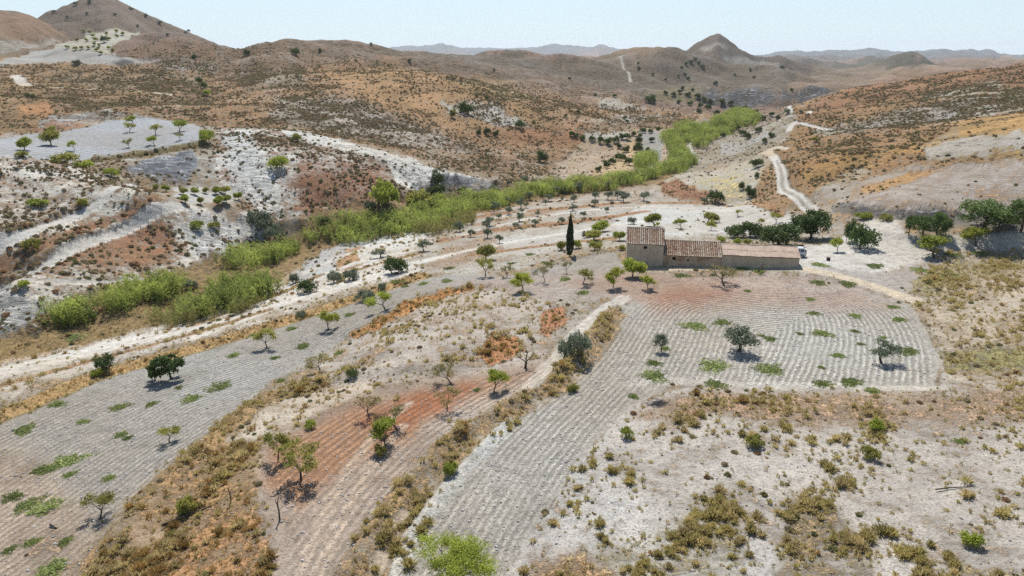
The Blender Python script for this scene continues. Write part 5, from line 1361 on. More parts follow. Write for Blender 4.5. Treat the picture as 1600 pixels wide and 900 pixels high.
def reed_bed(name, poly, dens_, h, label=None, mat=M_REED, soft=8, seed=1, protos=REEDP, wob=.5):
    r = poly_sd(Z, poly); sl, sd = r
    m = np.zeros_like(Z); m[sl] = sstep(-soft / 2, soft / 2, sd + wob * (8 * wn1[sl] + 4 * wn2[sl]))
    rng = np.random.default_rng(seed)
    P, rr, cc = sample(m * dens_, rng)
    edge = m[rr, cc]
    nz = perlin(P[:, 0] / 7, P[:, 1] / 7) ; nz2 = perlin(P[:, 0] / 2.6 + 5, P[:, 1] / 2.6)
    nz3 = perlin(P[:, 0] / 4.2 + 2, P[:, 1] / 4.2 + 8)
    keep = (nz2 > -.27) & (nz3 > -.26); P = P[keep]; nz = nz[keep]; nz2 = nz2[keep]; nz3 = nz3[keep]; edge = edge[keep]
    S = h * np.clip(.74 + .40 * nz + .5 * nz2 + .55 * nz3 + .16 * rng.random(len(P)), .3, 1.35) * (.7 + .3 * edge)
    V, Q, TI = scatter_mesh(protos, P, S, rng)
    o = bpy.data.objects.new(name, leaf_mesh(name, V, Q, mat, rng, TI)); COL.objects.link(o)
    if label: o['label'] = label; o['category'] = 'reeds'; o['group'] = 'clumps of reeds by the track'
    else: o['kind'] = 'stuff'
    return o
reed_bed('reed_bed', [(345,428),(352,402),(400,392),(432,396),(462,378),(505,352),(560,348),(640,338),(690,318),(760,308),(830,297),(862,290),(930,284),(1000,276),(1022,278),(1010,284),(960,296),(930,300),(880,303),(840,306),(790,322),(720,340),(690,362),(640,364),(590,377),(550,382),(500,378),(470,392),(420,415),(380,428)], .56, 3.5, seed=1)
reed_bed('reed_bed', [(1000,276),(1045,262),(1050,240),(1035,215),(1050,205),(1110,196),(1130,182),(1150,174),(1182,182),(1190,190),(1150,200),(1120,214),(1105,228),(1090,236),(1080,230),(1086,222),(1068,226),(1076,246),(1086,258),(1070,268),(1030,274),(1000,284)], .46, 3.8, seed=2)
reed_bed('reed_bed', [(995,262),(1000,246),(1020,246),(1026,256),(1010,268)], .5, 4.2, seed=3, wob=.2)
reed_bed('reed_clump', [(62,500),(68,485),(100,480),(134,490),(132,508),(100,514),(70,510)], .9, 3.9, 'lone round clump of bright reeds at far left below the slope tracks', seed=4, wob=.25)
reed_bed('reed_clump', [(140,488),(160,470),(210,452),(286,440),(292,455),(240,478),(200,488),(150,496)], .75, 3.5, 'long clump of bright reeds beside the end of the slope track', seed=5, wob=.25)
reed_bed('reed_clump', [(245,500),(300,475),(340,455),(400,440),(424,444),(424,462),(380,488),(330,498),(280,508)], .7, 3.5, 'broad clump of reeds right of the long one, nearest the wash', seed=6, wob=.25)
reed_bed('reed_bed', [(232,505),(300,490),(420,470),(410,480),(330,502),(260,515)], .6, 2.4, mat=M_RDRY, seed=7)
reed_bed('reed_bed', [(640,362),(690,352),(740,342),(745,350),(690,366),(645,370)], .6, 3.2, mat=M_RDRY, seed=8)
reed_bed('reed_bed', [(345,428),(352,402),(400,392),(432,396),(462,378),(505,352),(560,350),(640,340),(690,320),(760,310),(830,299),(862,292),(930,286),(1000,278),(960,294),(880,301),(790,320),(720,338),(640,362),(550,380),(470,390),(420,413)], .10, 3.2, mat=M_RDRY, seed=11)
reed_bed('reed_bed', [(870,296),(900,292),(960,286),(960,294),(900,302)], .4, 3.4, mat=M_RDRY, seed=9)
# ------------------------------------------------------------------ tussocks and scrub: the largest in the picture one by one, the rest as ground cover
def inpoly(x, y, poly):
    c = False; n = len(poly)
    for i in range(n):
        x0, y0 = poly[i]; x1, y1 = poly[(i + 1) % n]
        if (y0 > y) != (y1 > y) and x < (x1 - x0) * (y - y0) / (y1 - y0) + x0: c = not c
    return c
ZONES = [
 ('on the earth bank between red soil and plough rows', [(500,900),(560,860),(640,760),(720,640),(860,560),(930,480),(970,480),(950,560),(860,630),(800,680),(720,790),(650,910)]),
 ('in the ochre corner at the bottom left', [(100,1000),(180,850),(260,770),(420,760),(450,830),(440,1000)]),
 ('along the bank between the grey field and the red soil', [(180,850),(330,690),(420,610),(560,585),(660,590),(560,640),(440,710),(400,770),(260,790)]),
 ('on the pale mound between the fields', [(500,590),(560,510),(720,440),(800,450),(890,480),(860,560),(800,590),(660,595)]),
 ('in the dark clump at the bottom right of the stubble', [(1185,1000),(1205,760),(1280,750),(1390,850),(1400,1000)]),
 ('scattered over the bottom middle of the stubble field', [(780,1000),(860,760),(1180,740),(1190,1000)]),
 ('in the dry grass belt above the stubble field', [(960,660),(1060,600),(1700,590),(1700,680),(1250,690)]),
 ('on the rough grass right of the house field', [(1400,470),(1450,390),(1800,370),(1800,600),(1460,620)]),
 ('on the right part of the stubble field', [(1180,1000),(1180,660),(1800,640),(1800,1000)]),
 ('on the middle of the stubble field', [(860,1000),(960,640),(1250,640),(1250,1000)]),
]
def zone_of(p):
    u, v = project(*p)
    for nm, poly in ZONES:
        if inpoly(u, v, poly): return nm
    if u < 560 and v > 430: return 'beside the left grey field and the wash'
    if v > 430: return 'between the plough rows'
    if u < 700: return 'on the hillside left of the reeds'
    if u > 1200: return 'on the hillside right of the winding track'
    return 'on the terraces in the valley floor'

rng = np.random.default_rng(21)
clump = sstep(-.25, .45, fbm(X2, Y2, 7, 3, .6, 9))
P, r, c = sample(TUFT * (.2 + 1.8 * clump) * 3.4, rng, VISIBLE & (D2 < 190))
tone = TONE[r, c] + rng.normal(0, .22, len(P))
S = (.17 + .56 * rng.random(len(P)) ** 2.4) * (.7 + .6 * clump[r, c])
# plus the scrub of the near slopes, which reads as tussock too
kind = np.where(tone < .48, 0, np.where(tone < .92, 1, 2))
px = S / np.hypot(P[:, 0], P[:, 1])
uu = np.array([project(*p)[0] for p in P]); vv = np.array([project(*p)[1] for p in P])
seen = (uu > 2) & (uu < 1598) & (vv > 2) & (vv < 898)
order = np.argsort(-px * seen)
N1 = 292
KN = ('green', 'tan', 'orange'); KL = ('olive green tussock', 'straw coloured tussock', 'orange dry tussock')
for i in order[:N1]:
    k = kind[i]; z = zone_of(P[i])
    lab = KL[k] + ' ' + z
    solo('grass_tussock', TP[KN[k]][i % 3], lab, 'tussock', tuple(P[i] - np.array([0, 0, .01])), float(rng.uniform(0, 6.28)), (float(S[i] * 1.05), float(S[i] * 1.05), float(S[i] * rng.uniform(.75, 1.1))), KL[k] + 's ' + z)
rest = order[N1:]
def tproto(seed, n=34):
    V, Q, mt, ti = tussock('x', seed, None, n, .62, .95, .085, .35); return V, ti
for k, mat in enumerate((M_TUSG, M_TUSS, M_TUSO)):
    s = rest[kind[rest] == k]
    if len(s) == 0: continue
    V, Q, TI = scatter_mesh([tproto(900 + k * 7 + j) for j in range(5)], P[s], S[s] * 1.05, rng, hscale=rng.uniform(.7, 1.1, len(s)))
    o = bpy.data.objects.new('grass', leaf_mesh('grass', V, Q, mat, rng, TI)); COL.objects.link(o); o['kind'] = 'stuff'
NT_ = len(P)

# low dry grass: short blades wherever the cover is grassy and near
P, r, c = sample(np.clip(COVER - .2, 0, 1) * 5.0 * (1 - np.clip(FURR, 0, 1)), rng, VISIBLE & (D2 < 150) & (REGION != 2))
S = rng.uniform(.16, .40, len(P)); tn = TONE[r, c] + rng.normal(0, .25, len(P))
for k, mat in enumerate((M_TUSG, M_TUSS, M_TUSO)):
    s = np.nonzero(np.where(tn < .3, 0, np.where(tn < .85, 1, 2)) == k)[0]
    if len(s) == 0: continue
    V, Q, TI = scatter_mesh([tproto(950 + k * 7 + j, 12) for j in range(4)], P[s], S[s], rng)
    o = bpy.data.objects.new('grass', leaf_mesh('grass', V, Q, mat, rng, TI)); COL.objects.link(o); o['kind'] = 'stuff'
NG_ = len(P)

# scrub on the slopes
clump2 = sstep(-.35, .5, fbm(X2, Y2, 16, 4, .6, 4))
P, r, c = sample(SHRUB * (.22 + 1.9 * clump2 ** 1.4) * 1.75, rng, VISIBLE & (D2 < 640) & (D2 > 45))
Dp = np.hypot(P[:, 0], P[:, 1])
S = (.38 + 1.0 * rng.random(len(P)) ** 2.0) * np.where(Dp < 110, .75, 1.0) * np.where(REGION[r, c] == 1, 1.0, .8) * (1 + .25 * sstep(250, 500, Dp))
u_ = rng.random(len(P))
sk = np.where(u_ < .66 - .25 * TONE[r, c], 0, np.where(u_ < .80, 1, 2))     # dark scrub, olive scrub, rusty dry scrub
M_SH = (M_SHRUB, foliage('olive_scrub_leaf', (.14, .14, .055), (.30, .28, .11), .25, .85, .25), foliage('rusty_scrub_leaf', (.22, .125, .06), (.40, .24, .12), .25, .85, .25))
uu = np.array([project(*p)[0] for p in P]); vv = np.array([project(*p)[1] for p in P])
seen = (uu > 2) & (uu < 1598) & (vv > 2) & (vv < 898)
order = np.argsort(-(S / Dp) * seen)
N2 = 290
SL = ('dark brown scrub bush', 'olive scrub bush', 'rusty dry scrub bush')
SHK = []
for k in range(3):
    SHK.append([leaf_mesh('shrub_foliage', *dome_proto(640 + 10 * k + i, 170, .26, .12), M_SH[k], RNG) for i in range(3)])
for i in order[:N2]:
    k = sk[i]; z = zone_of(P[i])
    solo('shrub', SHK[k][i % 3], SL[k] + ' ' + z, 'shrub', tuple(P[i] - np.array([0, 0, .03])), float(rng.uniform(0, 6.28)), (float(S[i]), float(S[i]), float(S[i] * rng.uniform(.7, 1.05))), SL[k] + 'es ' + z)
rest = order[N2:]
def sproto(seed, n, L):
    v, q = dome_proto(seed, n, L, L * .55)
    return v, np.repeat(np.random.default_rng(seed).uniform(0, 1, n), 4)
for k in range(3):
    for lo, hi, n, L in ((0, 200, 46, .42), (200, 900, 18, .62)):
        s = rest[(sk[rest] == k) & (Dp[rest] >= lo) & (Dp[rest] < hi)]
        if len(s) == 0: continue
        V, Q, TI = scatter_mesh([sproto(1000 + 50 * k + j, n, L) for j in range(6)], P[s], S[s], rng, hscale=rng.uniform(.7, 1.05, len(s)))
        o = bpy.data.objects.new('scrub', leaf_mesh('scrub', V, Q, M_SH[k], rng, TI)); COL.objects.link(o); o['kind'] = 'stuff'
print('tufts', NT_, 'grass', NG_, 'scrub', len(P))

# clods turned up by the plough, and stones
rock_v = []
for s in range(5):
    rg = np.random.default_rng(s + 40)
    b = np.array([(-.5,-.4,-.2),(.5,-.4,-.2),(.5,.4,-.2),(-.5,.4,-.2),(-.35,-.25,.35),(.3,-.3,.3),(.3,.25,.38),(-.3,.3,.28)]) + rg.normal(size=(8, 3)) * .09
    f = [(0,1,5,4),(1,2,6,5),(2,3,7,6),(3,0,4,7),(4,5,6,7)]
    rock_v.append((np.concatenate([b[list(q)] for q in f]), np.full(20, rg.random())))
P, r, c = sample(CLOD * np.clip(1.2 - COVER * 1.2, .1, 1) * (.35 + 1.3 * FURR) * np.clip(1.6 - D2 / 95, 0, 1) * 2.2, rng, VISIBLE & (D2 < 150) & (REGION != 2))
S = .06 + .20 * rng.random(len(P)) ** 3
V, Q, TI = scatter_mesh(rock_v, P, S, rng)
mc = bpy.data.materials.new('clod'); t = NT(mc)
t.link(t.mix(t.attr('tint').outputs['Fac'], srgb(150, 142, 136), srgb(208, 202, 196)), t.bsdf().inputs['Base Color']); t.bsdf().inputs['Roughness'].default_value = .95
o = bpy.data.objects.new('gravel', leaf_mesh('gravel', V, Q, mc, rng, TI)); COL.objects.link(o); o['kind'] = 'stuff'
print('clods', len(P))
# ------------------------------------------------------------------ farmhouse
def bm_obj(name, bm, mat, parent=None, smooth=False):
    me = bpy.data.meshes.new(name); bm.normal_update(); bm.to_mesh(me); bm.free()
    for m in (mat if isinstance(mat, (list, tuple)) else [mat]): me.materials.append(m)
    if smooth:
        for p in me.polygons: p.use_smooth = True
    o = bpy.data.objects.new(name, me); COL.objects.link(o)
    if parent is not None: o.parent = parent
    return o
def box(bm, x0, x1, y0, y1, z0, z1):
    vs = [bm.verts.new(p) for p in ((x0,y0,z0),(x1,y0,z0),(x1,y1,z0),(x0,y1,z0),(x0,y0,z1),(x1,y0,z1),(x1,y1,z1),(x0,y1,z1))]
    for f in ((0,3,2,1),(4,5,6,7),(0,1,5,4),(1,2,6,5),(2,3,7,6),(3,0,4,7)): bm.faces.new([vs[i] for i in f])
    return vs

def wall_mat(name, a, b, rubble, amt):
    m = bpy.data.materials.new(name); t = NT(m); bs = t.bsdf()
    g = t.node('ShaderNodeTexCoord').outputs['Object']
    n = t.noise(.9, 7, .65, g); n2 = t.noise(6, 5, .6, g)
    v = t.node('ShaderNodeTexVoronoi'); v.inputs['Scale'].default_value = 3.6; t.link(g, v.inputs['Vector'])
    c = t.mix(t.rng(n, .35, .65), a, b)
    st = t.mix(t.rng(n2, .35, .65), rubble, [x * .62 for x in rubble])
    st = t.mix(t.rng(v.outputs['Distance'], .38, .6), st, [x * .7 for x in rubble])
    nn = t.noise(.5, 5, .6, g)
    c = t.mix(t.math('MULTIPLY', t.rng(nn, .66 - amt * .3, .74 - amt * .3), .75), c, st)
    c = t.mix(t.math('MULTIPLY', t.rng(n2, .4, .7), .18), c, [x * .7 for x in a])
    t.link(c, bs.inputs['Base Color']); bs.inputs['Roughness'].default_value = .95; bs.inputs['Specular IOR Level'].default_value = .1
    bp = t.node('ShaderNodeBump'); bp.inputs['Strength'].default_value = .8; bp.inputs['Distance'].default_value = .03
    t.link(t.math('ADD', n2, n), bp.inputs['Height']); t.link(bp.outputs[0], bs.inputs['Normal'])
    return m
W_TALL = wall_mat('mud_plaster', srgb(224, 206, 180), srgb(200, 182, 158), srgb(168, 140, 112), .15)
W_MID = wall_mat('bare_stone', srgb(214, 194, 166), srgb(190, 166, 140), srgb(190, 150, 120), .6)
W_SHED = wall_mat('shed_render', srgb(220, 202, 174), srgb(202, 184, 158), srgb(160, 140, 116), .1)
M_DARK = pmat('dark_inside', (.012, .011, .010), .9, .2)
M_WOOD = pmat('old_wood', (.10, .07, .05), .85, .35, 6)
def tile_mat():
    m = bpy.data.materials.new('clay_tile'); t = NT(m); bs = t.bsdf()
    ti = t.attr('tint').outputs['Fac']; g = t.node('ShaderNodeTexCoord').outputs['Object']
    n = t.noise(7, 5, .6, g)
    r = t.node('ShaderNodeValToRGB'); t.link(ti, r.inputs[0]); e = r.color_ramp.elements
    cs = [(0, srgb(112, 86, 72)), (.25, srgb(160, 122, 100)), (.5, srgb(190, 158, 134)), (.72, srgb(204, 178, 150)), (1, srgb(224, 212, 196))]
    e[0].position = 0; e[0].color = (*cs[0][1], 1); e[1].position = 1; e[1].color = (*cs[-1][1], 1)
    for p, c in cs[1:-1]: k = e.new(p); k.color = (*c, 1)
    c = t.mix(t.math('MULTIPLY', t.rng(n, .45, .68), .55), r.outputs[0], srgb(150, 140, 124))
    t.link(c, bs.inputs['Base Color']); bs.inputs['Roughness'].default_value = .92; bs.inputs['Specular IOR Level'].default_value = .12
    return m
M_TILE = tile_mat()

p0 = np.array(at(978, 417)); TH = math.radians(-9.0)
ex = np.array([math.cos(TH), math.sin(TH), 0]); ey = np.array([-math.sin(TH), math.cos(TH), 0])
def len_to(u):
    lo, hi = 0.0, 60.0
    for _ in range(50):
        m = (lo + hi) / 2
        if project(*(p0 + ex * m))[0] < u: lo = m
        else: hi = m
    return lo
X1, X3, X4 = len_to(1035), len_to(1126), len_to(1246)
KM = px_m(p0) / cp        # vertical metres per photo pixel at the house
zg = lambda x: ground_z(*(p0 + ex * x)[:2]) - p0[2]
def solve_h(x, y, v):
    lo, hi = -3.0, 12.0
    for _ in range(50):
        m = (lo + hi) / 2
        if project(*(p0 + ex * x + ey * y + np.array([0, 0, m])))[1] > v: lo = m
        else: hi = m
    return lo
E1 = solve_h(X1 * .5, -.2, 382.0); E2 = solve_h((X1 + X3) / 2, -.2, 401.0); E3 = solve_h((X3 + X4) / 2, -.15, 401.0)
R1 = solve_h(X1 * .5, 3.4, 356.5); R2 = solve_h((X1 + X3) / 2, 3.4, 377.0); R3 = solve_h((X3 + X4) / 2, 3.0, 383.2)
print('house', X1, X3, X4, E1, E2, E3, R1, R2, R3, zg(X4))
house = thing('farmhouse', 'long old stone farmhouse with tiled roofs and a low shed wing', 'house', tuple(p0), TH)
def wall_front(bm, x0, x1, z0, z1, y, th, holes):
    xs = sorted({x0, x1, *[h[0] for h in holes], *[h[1] for h in holes]}); zs = sorted({z0, z1, *[h[2] for h in holes], *[h[3] for h in holes]})
    for i in range(len(xs) - 1):
        for j in range(len(zs) - 1):
            cx, cz = (xs[i] + xs[i+1]) / 2, (zs[j] + zs[j+1]) / 2
            if any(h[0] < cx < h[1] and h[2] < cz < h[3] for h in holes): continue
            bm.faces.new([bm.verts.new(p) for p in ((xs[i], y, zs[j]), (xs[i+1], y, zs[j]), (xs[i+1], y, zs[j+1]), (xs[i], y, zs[j+1]))])
    for a, b, c, d in holes:
        for q in (((a,y,c),(a,y+th,c),(b,y+th,c),(b,y,c)), ((a,y,d),(b,y,d),(b,y+th,d),(a,y+th,d)), ((a,y,c),(a,y,d),(a,y+th,d),(a,y+th,c)), ((b,y,c),(b,y+th,c),(b,y+th,d),(b,y,d))):
            bm.faces.new([bm.verts.new(p) for p in q])
def block(x0, x1, depth, eave, ridge, mat, holes, label, overlap=0.0):
    bm = bmesh.new(); z0 = -2.2
    wall_front(bm, x0, x1, z0, eave, 0, .32, holes)
    F_ = lambda *q: bm.faces.new([bm.verts.new(p) for p in q])
    F_((x1, depth, z0), (x0, depth, z0), (x0, depth, eave), (x1, depth, eave))
    F_((x0, depth, z0), (x0, 0, z0), (x0, 0, eave), (x0, depth / 2, ridge - .06), (x0, depth, eave))
    F_((x1, 0, z0), (x1, depth, z0), (x1, depth, eave), (x1, depth / 2, ridge - .06), (x1, 0, eave))
    o = bm_obj('wall', bm, mat, house); o['label'] = label
    return o
def tile_roof(x0, x1, y0, y1, z0, z1, seed, label):
    """barrel tiles in columns from eave to ridge, both slopes, on a thin deck"""
    rg = np.random.default_rng(seed); V, Q, T = [], [], []
    def tile(cx, t0, t1, r0, r1, side, tint, lift, tw):
        k = len(V)
        ym = (y0 + y1) / 2
        for t, r in ((t0, r0), (t1, r1)):
            yy = y0 + (ym - y0) * t if side == 0 else y1 - (y1 - ym) * t
            zz = z0 + (z1 - z0) * t
            for a in range(6):
                an = PI * a / 5
                V.append((cx + tw * (t - t0) - math.cos(an) * r, yy, zz + lift * (1 if t == t0 else .35) + math.sin(an) * r * .95)); T.append(tint)
        for a in range(5): Q.append((k + a, k + a + 1, k + 7 + a, k + 6 + a))
    pitch = .36; n = int(round((x1 - x0) / pitch)); pitch = (x1 - x0) / n
    rows = 12
    for side in (0, 1):
        for c in range(n):
            base = rg.uniform(.38, .82)
            for r in range(rows):
                if rg.random() < .008: continue
                ti = min(1, max(0, base + rg.normal() * .16 + (.30 if r == 0 else 0) + (.25 if rg.random() < .06 else 0)))
                jx = rg.normal() * .013
                tile(x0 + (c + .5) * pitch + jx, r / rows - (.018 if r == 0 else .01) - rg.random() * .006, (r + 1) / rows + .012, .135, .115, side, ti, .045 + rg.random() * .012, rg.normal() * .015)
    L = int((x1 - x0) / .42)
    for i in range(L + 1):  # ridge tiles run along the ridge
        k = len(V); xa = x0 - .04 + i * (x1 - x0) / (L + 1); xb = xa + (x1 - x0) / (L + 1) + .03; ti = rg.uniform(.45, 1); ym = (y0 + y1) / 2
        for x, r in ((xa, .15), (xb, .13)):
            for a in range(6):
                an = PI * a / 5; V.append((x, ym - math.cos(an) * r, z1 + .04 + math.sin(an) * r)); T.append(ti)
        for a in range(5): Q.append((k + a, k + a + 1, k + 7 + a, k + 6 + a))
    V = np.array(V); Q = np.array(Q)
    o = bpy.data.objects.new('roof', leaf_mesh('roof', V, Q, M_TILE, rg, np.array(T))); COL.objects.link(o); o.parent = house; o['label'] = label
    bm = bmesh.new(); ym = (y0 + y1) / 2
    for ya, yb in ((y0 + .06, ym), (y1 - .06, ym)):
        za = z0 + (z1 - z0) * .06 / abs(ym - y0)
        q = [(x0 + .02, ya, za), (x1 - .02, ya, za), (x1 - .02, yb, z1), (x0 + .02, yb, z1)]
        f1 = bm.faces.new([bm.verts.new(p) for p in q]); 
        q2 = [(p[0], p[1], p[2] - .07) for p in q]; bm.faces.new([bm.verts.new(p) for p in reversed(q2)])
        bm.faces.new([bm.verts.new(p) for p in (q[0], q2[0], q2[1], q[1])])
    bm_obj('roof_deck', bm, pmat('channel_tile', srgb(122, 98, 82), .95, .3, 5), o)
    return o
def window(x0, x1, z0, z1, label=None, wood=False):
    bm = bmesh.new()
    box(bm, x0 - .05, x1 + .05, .10, .16, z0 - .06, z0); box(bm, x0 - .05, x1 + .05, .10, .16, z1, z1 + .06); box(bm, x0 - .05, x0, .10, .16, z0, z1); box(bm, x1, x1 + .05, .10, .16, z0, z1)
    o = bm_obj('window', bm, M_WOOD, house)
    if label: o['label'] = label
    bm = bmesh.new(); box(bm, x0, x1, .17, .20, z0, z1); bm_obj('pane', bm, M_WOOD if wood else M_DARK, o)
fx = lambda a, b, f: a + (b - a) * f
wt_x = X1 * .50; wt_z = E1 * .86
h1 = [(wt_x - .30, wt_x + .30, wt_z - .26, wt_z + .24)]
block(0, X1, 6.8, E1, R1, W_TALL, h1, 'tall two-storey wall of the left end'); window(*h1[0], 'small dark window high in the tall wall')
g2 = zg((X1 + X3) / 2)
w2 = fx(X1, X3, .185); h2 = [(w2 - .28, w2 + .28, g2 + (E2 - g2) * .58, g2 + (E2 - g2) * .58 + .5), (fx(X1, X3, .43) - .2, fx(X1, X3, .43) + .2, g2 + (E2 - g2) * .48, g2 + (E2 - g2) * .48 + .38)]
block(X1 + .003, X3, 6.8, E2, R2, W_MID, h2, 'low rubble wall of the middle part'); window(*h2[0], 'dark window of the middle wall'); window(*h2[1], 'boarded hatch of the middle wall', True)
block(X3 + .003, X4, 6.0, E3, R3, W_SHED, [], 'plain rendered wall of the shed wing')
tile_roof(-.15, X1 + .12, -.28, 7.08, E1 + .02, R1, 3, 'higher tiled roof')
tile_roof(X1 + .13, X3 + .05, -.25, 7.05, E2 + .02, R2, 4, 'lower tiled roof')
# shed roof: corrugated sheets
V, Q = [], []; rg = np.random.default_rng(9)
nx_ = int((X4 + .2 - X3 - .06) / .035); rows = [(-.22, E3 + .03), (1.45, None), (1.45, None), (3.0, R3)]
for side in (0, 1):
    for seg in range(2):
        k = len(V)
        for j, tt in enumerate((seg * .5 - (.02 if seg else .0), seg * .5 + .5)):
            for i in range(nx_ + 1):
                x = X3 + .06 + i * .035; sheet = int(x / .9)
                y = -.22 + (3.0 + .22) * tt; y = y if side == 0 else 6.0 - y
                sag = .03 * math.sin(x * .8) + .02 * math.sin(sheet * 2.3 + seg)
                V.append((x, y, E3 + .04 + (R3 - E3) * tt + .028 * math.sin(2 * PI * x / .177) + sag + (.03 if seg and j == 0 else 0)))
        for i in range(nx_): Q.append((k + i, k + i + 1, k + nx_ + 2 + i, k + nx_ + 1 + i))
def sheet_mat():
    m = bpy.data.materials.new('cement_sheet'); t = NT(m); bs = t.bsdf(); g = t.node('ShaderNodeTexCoord').outputs['Object']
    n = t.noise(.8, 6, .6, g); n2 = t.noise(5, 4, .6, g)
    mp = t.node('ShaderNodeMapping'); t.link(g, mp.inputs[0]); mp.inputs['Scale'].default_value = (3.5, .35, .35)
    st = t.noise(1.2, 5, .6, mp.outputs[0])
    c = t.mix(t.rng(n, .35, .65), srgb(214, 190, 168), srgb(194, 168, 148)); c = t.mix(t.math('MULTIPLY', t.rng(st, .5, .7), .5), c, srgb(150, 132, 114))
    c = t.mix(t.math('MULTIPLY', t.rng(n2, .62, .7), .5), c, srgb(120, 108, 96))
    t.link(c, bs.inputs['Base Color']); bs.inputs['Roughness'].default_value = .9; return m
V = np.array(V); Q = np.array(Q)
ro = bpy.data.objects.new('roof', leaf_mesh('roof', V, Q, sheet_mat(), rg, rg.random(len(V)))); COL.objects.link(ro); ro.parent = house; ro['label'] = 'corrugated beige shed roof'
bm = bmesh.new(); box(bm, X3 + .1, X4 + .18, 2.9, 3.1, R3 - .02, R3 + .07); bm_obj('ridge_cap', bm, pmat('ridge_cement', srgb(176, 160, 142), .9, .2), ro)
bm = bmesh.new(); box(bm, X3 + .1, X4 + .16, -.16, -.08, E3 - .09, E3 - .01); bm_obj('fascia', bm, M_WOOD, ro)

# ------------------------------------------------------------------ car behind the shed end
cx_ = X4
while project(*(p0 + ex * cx_ + ey * 6.7 + np.array([0, 0, zg(X4)])))[0] < 1259.5: cx_ += .05
carp = p0 + ex * (cx_ - 1.95) + ey * 7.5; carp[2] = ground_z(carp[0], carp[1])
car = thing('parked_car', 'small light grey off-road car half hidden behind the shed end', 'car', tuple(carp), TH)
M_PAINT = pmat('car_paint', (.62, .63, .64), .35, .06, 2, spec=.5); M_GLASS = pmat('car_glass', (.02, .024, .028), .12, .1, 2, spec=.6); M_RUB = pmat('rubber', (.02, .02, .02), .8, .2, 6); M_RIM = pmat('rim', (.45, .45, .45), .4, .1, 4); M_PLA = pmat('black_plastic', (.03, .03, .03), .6, .2, 5); M_RED = pmat('tail_light', (.35, .02, .015), .3, .1, 4)
M_LAMP = pmat('lamp_glass', (.6, .6, .58), .15, .05, 3, spec=.6)
prof = [(-1.85,.32),(1.85,.32),(1.9,.62),(1.88,.95),(1.72,1.02),(1.60,1.62),(1.45,1.70),(-.35,1.72),(-.55,1.66),(-.98,1.08),(-1.75,.98),(-1.9,.84),(-1.9,.55)]
def extr(prof, hw, taper=None, name='body', mat=M_PAINT, par=None, bev=.05):
    bm = bmesh.new()
    a = []; b = []
    for x, z in prof:
        w = hw * (1 - .14 * max(0, (z - 1.0) / .7)) if taper else hw
        a.append(bm.verts.new((x, -w, z))); b.append(bm.verts.new((x, w, z)))
    bm.faces.new(list(reversed(a))); bm.faces.new(b); n = len(prof)
    for i in range(n): bm.faces.new((a[i], a[(i + 1) % n], b[(i + 1) % n], b[i]))
    bmesh.ops.recalc_face_normals(bm, faces=bm.faces)
    if bev: bmesh.ops.bevel(bm, geom=bm.edges[:], offset=bev, segments=2, affect='EDGES', clamp_overlap=True)
    return bm_obj(name, bm, mat, par, True)
body = extr(prof, .82, True, par=car)
def quadpanel(name, pts, th, mat, par):
    bm = bmesh.new(); p = [Vector(q) for q in pts]; n = (p[1] - p[0]).cross(p[2] - p[0]).normalized() * th
    a = [bm.verts.new(q) for q in p]; b = [bm.verts.new(q + n) for q in p]; k = len(p)
    bm.faces.new(list(reversed(a))); bm.faces.new(b)
    for i in range(k): bm.faces.new((a[i], a[(i + 1) % k], b[(i + 1) % k], b[i]))
    return bm_obj(name, bm, mat, par)
yw = lambda z: .82 * (1 - .14 * max(0, (z - 1.0) / .7)) + .004
for s in (-1, 1):
    for xs in (((-.86, .02), (-.50, .02)), ((.08, .80), (.08, .80)), ((.88, 1.52), (.88, 1.44))):
        q = [(xs[0][0], s * yw(1.10), 1.10), (xs[0][1], s * yw(1.10), 1.10), (xs[1][1], s * yw(1.58), 1.58), (xs[1][0], s * yw(1.58), 1.58)]
        quadpanel('window', q if s < 0 else q[::-1], .012, M_GLASS, car)
quadpanel('rear_window', [(1.705, -.62, 1.12), (1.705, .62, 1.12), (1.625, .60, 1.55), (1.625, -.60, 1.55)], .012, M_GLASS, car)
quadpanel('windscreen', [(-.95, .64, 1.14), (-.95, -.64, 1.14), (-.60, -.58, 1.62), (-.60, .58, 1.62)], .02, M_GLASS, car)
for s in (-1, 1):
    for x in (-1.22, 1.22):
        bm = bmesh.new(); bmesh.ops.create_cone(bm, cap_ends=True, segments=22, radius1=.35, radius2=.35, depth=.22, matrix=Matrix.Translation((x, s * .74, .34)) @ Matrix.Rotation(PI / 2, 4, 'X'))
        bmesh.ops.bevel(bm, geom=[e for e in bm.edges if len(e.link_faces) == 2 and e.calc_face_angle(0) > 1], offset=.03, segments=2, affect='EDGES')
        w = bm_obj('wheel', bm, M_RUB, car)
        bm = bmesh.new(); bmesh.ops.create_cone(bm, cap_ends=True, segments=18, radius1=.21, radius2=.17, depth=.05, matrix=Matrix.Translation((x, s * .865, .34)) @ Matrix.Rotation(PI / 2 * s, 4, 'X')); bm_obj('rim', bm, M_RIM, w)
    bm = bmesh.new(); box(bm, 1.86, 1.93, s * .72 - .07, s * .72 + .07, .72, .95); bm_obj('tail_light', bm, M_RED, car)
    bm = bmesh.new(); box(bm, -1.925, -1.85, s * .62 - .11, s * .62 + .11, .68, .86); bm_obj('headlight', bm, M_LAMP, car)
for x0, x1 in ((1.83, 1.97), (-1.98, -1.84)):
    bm = bmesh.new(); box(bm, x0, x1, -.8, .8, .38, .56); bmesh.ops.bevel(bm, geom=bm.edges[:], offset=.03, segments=2, affect='EDGES'); bm_obj('bumper', bm, M_PLA, car)
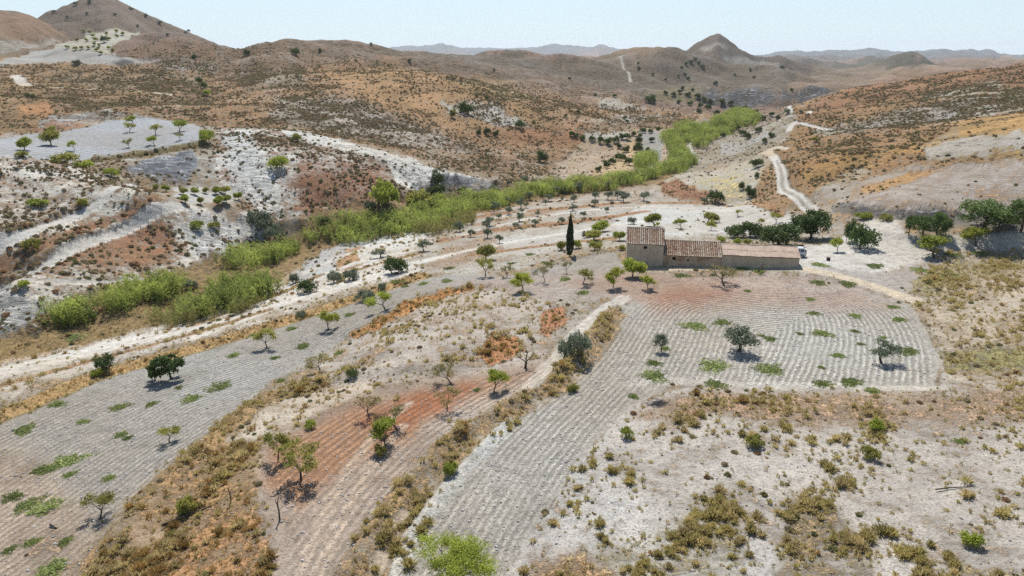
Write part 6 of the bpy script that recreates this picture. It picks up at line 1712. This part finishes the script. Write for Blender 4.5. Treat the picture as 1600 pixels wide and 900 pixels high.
bm = bmesh.new(); bmesh.ops.create_cone(bm, cap_ends=True, segments=20, radius1=.31, radius2=.31, depth=.18, matrix=Matrix.Translation((1.98, .1, .92)) @ Matrix.Rotation(PI / 2, 4, 'Y')); bm_obj('spare_wheel', bm, M_RUB, car)

# ------------------------------------------------------------------ odds and ends
p = at(1294, 407)
cr = thing('feed_bin', 'small dark bin standing alone on the yard', 'bin', p, .3)
bm = bmesh.new(); vs = box(bm, -.26, .26, -.22, .22, 0, .5); bmesh.ops.bevel(bm, geom=bm.edges[:], offset=.03, segments=2, affect='EDGES'); bm_obj('bin_body', bm, M_PLA, cr)
bm = bmesh.new(); box(bm, -.30, .30, -.26, .26, .503, .56); bmesh.ops.bevel(bm, geom=bm.edges[:], offset=.015, segments=1, affect='EDGES'); bm_obj('lid', bm, pmat('rust', (.10, .045, .03), .8, .3, 8), cr)
def sticks(name, label, cat, p, specs, mat=M_BARK, rz=0.0):
    segs = []
    for pts, r in specs:
        for i in range(len(pts) - 1):
            f = 1 - .75 * i / len(pts); segs.append((pts[i], pts[i + 1], r * f, r * (f - .75 / len(pts))))
    v, q = tubes(segs, 6); me = mesh_from(name, v, q); me.materials.append(mat); me.update(calc_edges=True)
    return solo(name, me, label, cat, p, rz)
p = at(437, 812); h = 44 * px_m(p)
sticks('dead_stump', 'broken dark dead stump at the edge of the ochre corner', 'stump', p, [([(0,0,-.1),(.03,0,h*.35),(-.02,0,h*.62),(.12,.05,h*.95)], .085), ([(-.02,0,h*.6),(-.16,0,h*.8)], .05)])
p = at(361, 786); h = 34 * px_m(p)
sticks('dead_sapling', 'thin dead sapling standing in the ochre grass', 'dead sapling', p, [([(0,0,-.1),(.02,0,h*.4),(-.02,0,h*.75),(.06,.05,h)], .05), ([(.02,0,h*.4),(.18,.05,h*.75)], .03), ([(0,0,h*.55),(-.15,0,h*.85)], .03)])
p = at(364, 694); h = 16 * px_m(p)
sticks('post', 'short dark post on the pale bank above the ochre grass', 'post', p, [([(0,0,-.2),(.01,0,h*.5),(.02,0,h)], .06)])
p = at(84, 824); L = 16 * px_m(p)
sticks('log', 'short dark log lying in the left grey field', 'log', (p[0], p[1], p[2] + .08), [([(-L*.5,.25,.02),(-.05,0,.05),(L*.5,-.25,.03)], .11)])
p = at(1500, 762); L = 46 * px_m(p)
sticks('fallen_stick', 'long thin dark stick lying on the pale stubble', 'stick', (p[0], p[1], p[2] + .05), [([(-L*.9,-.3,.0),(-L*.4,-.12,.04),(0,-.05,.03),(L*.45,.1,.05)], .06)])
p = at(302, 804); L = 36 * px_m(p)
sticks('fallen_branch', 'long dead branch lying across the ochre grass', 'branch', (p[0], p[1], p[2] + .08), [([(-L,-1.5,.02),(-L*.4,-.6,.1),(L*.2,.4,.08),(L*.9,1.4,.05)], .10), ([(-L*.4,-.6,.1),(-L*.1,-.8,.35)], .05), ([(L*.2,.4,.08),(L*.45,.2,.3)], .05)])
rg = np.random.default_rng(31); p = at(1028, 632); w = 40 * px_m(p); specs = []
for i in range(70):
    a = rg.normal() * .5; c0 = np.array([rg.normal() * w * .2, rg.normal() * w * .13, rg.uniform(.02, .22)]); d = np.array([math.cos(a), math.sin(a) * .8, rg.normal() * .15]) * rg.uniform(.25, .6)
    specs.append(([tuple(c0 - d), tuple(c0 + rg.normal(size=3) * .06), tuple(c0 + d)], rg.uniform(.02, .04)))
sticks('brush_pile', 'heap of grey pruned branches at the corner of the plough rows', 'brush pile', p, specs, pmat('dead_twig', (.14, .125, .115), .95, .35, 5))
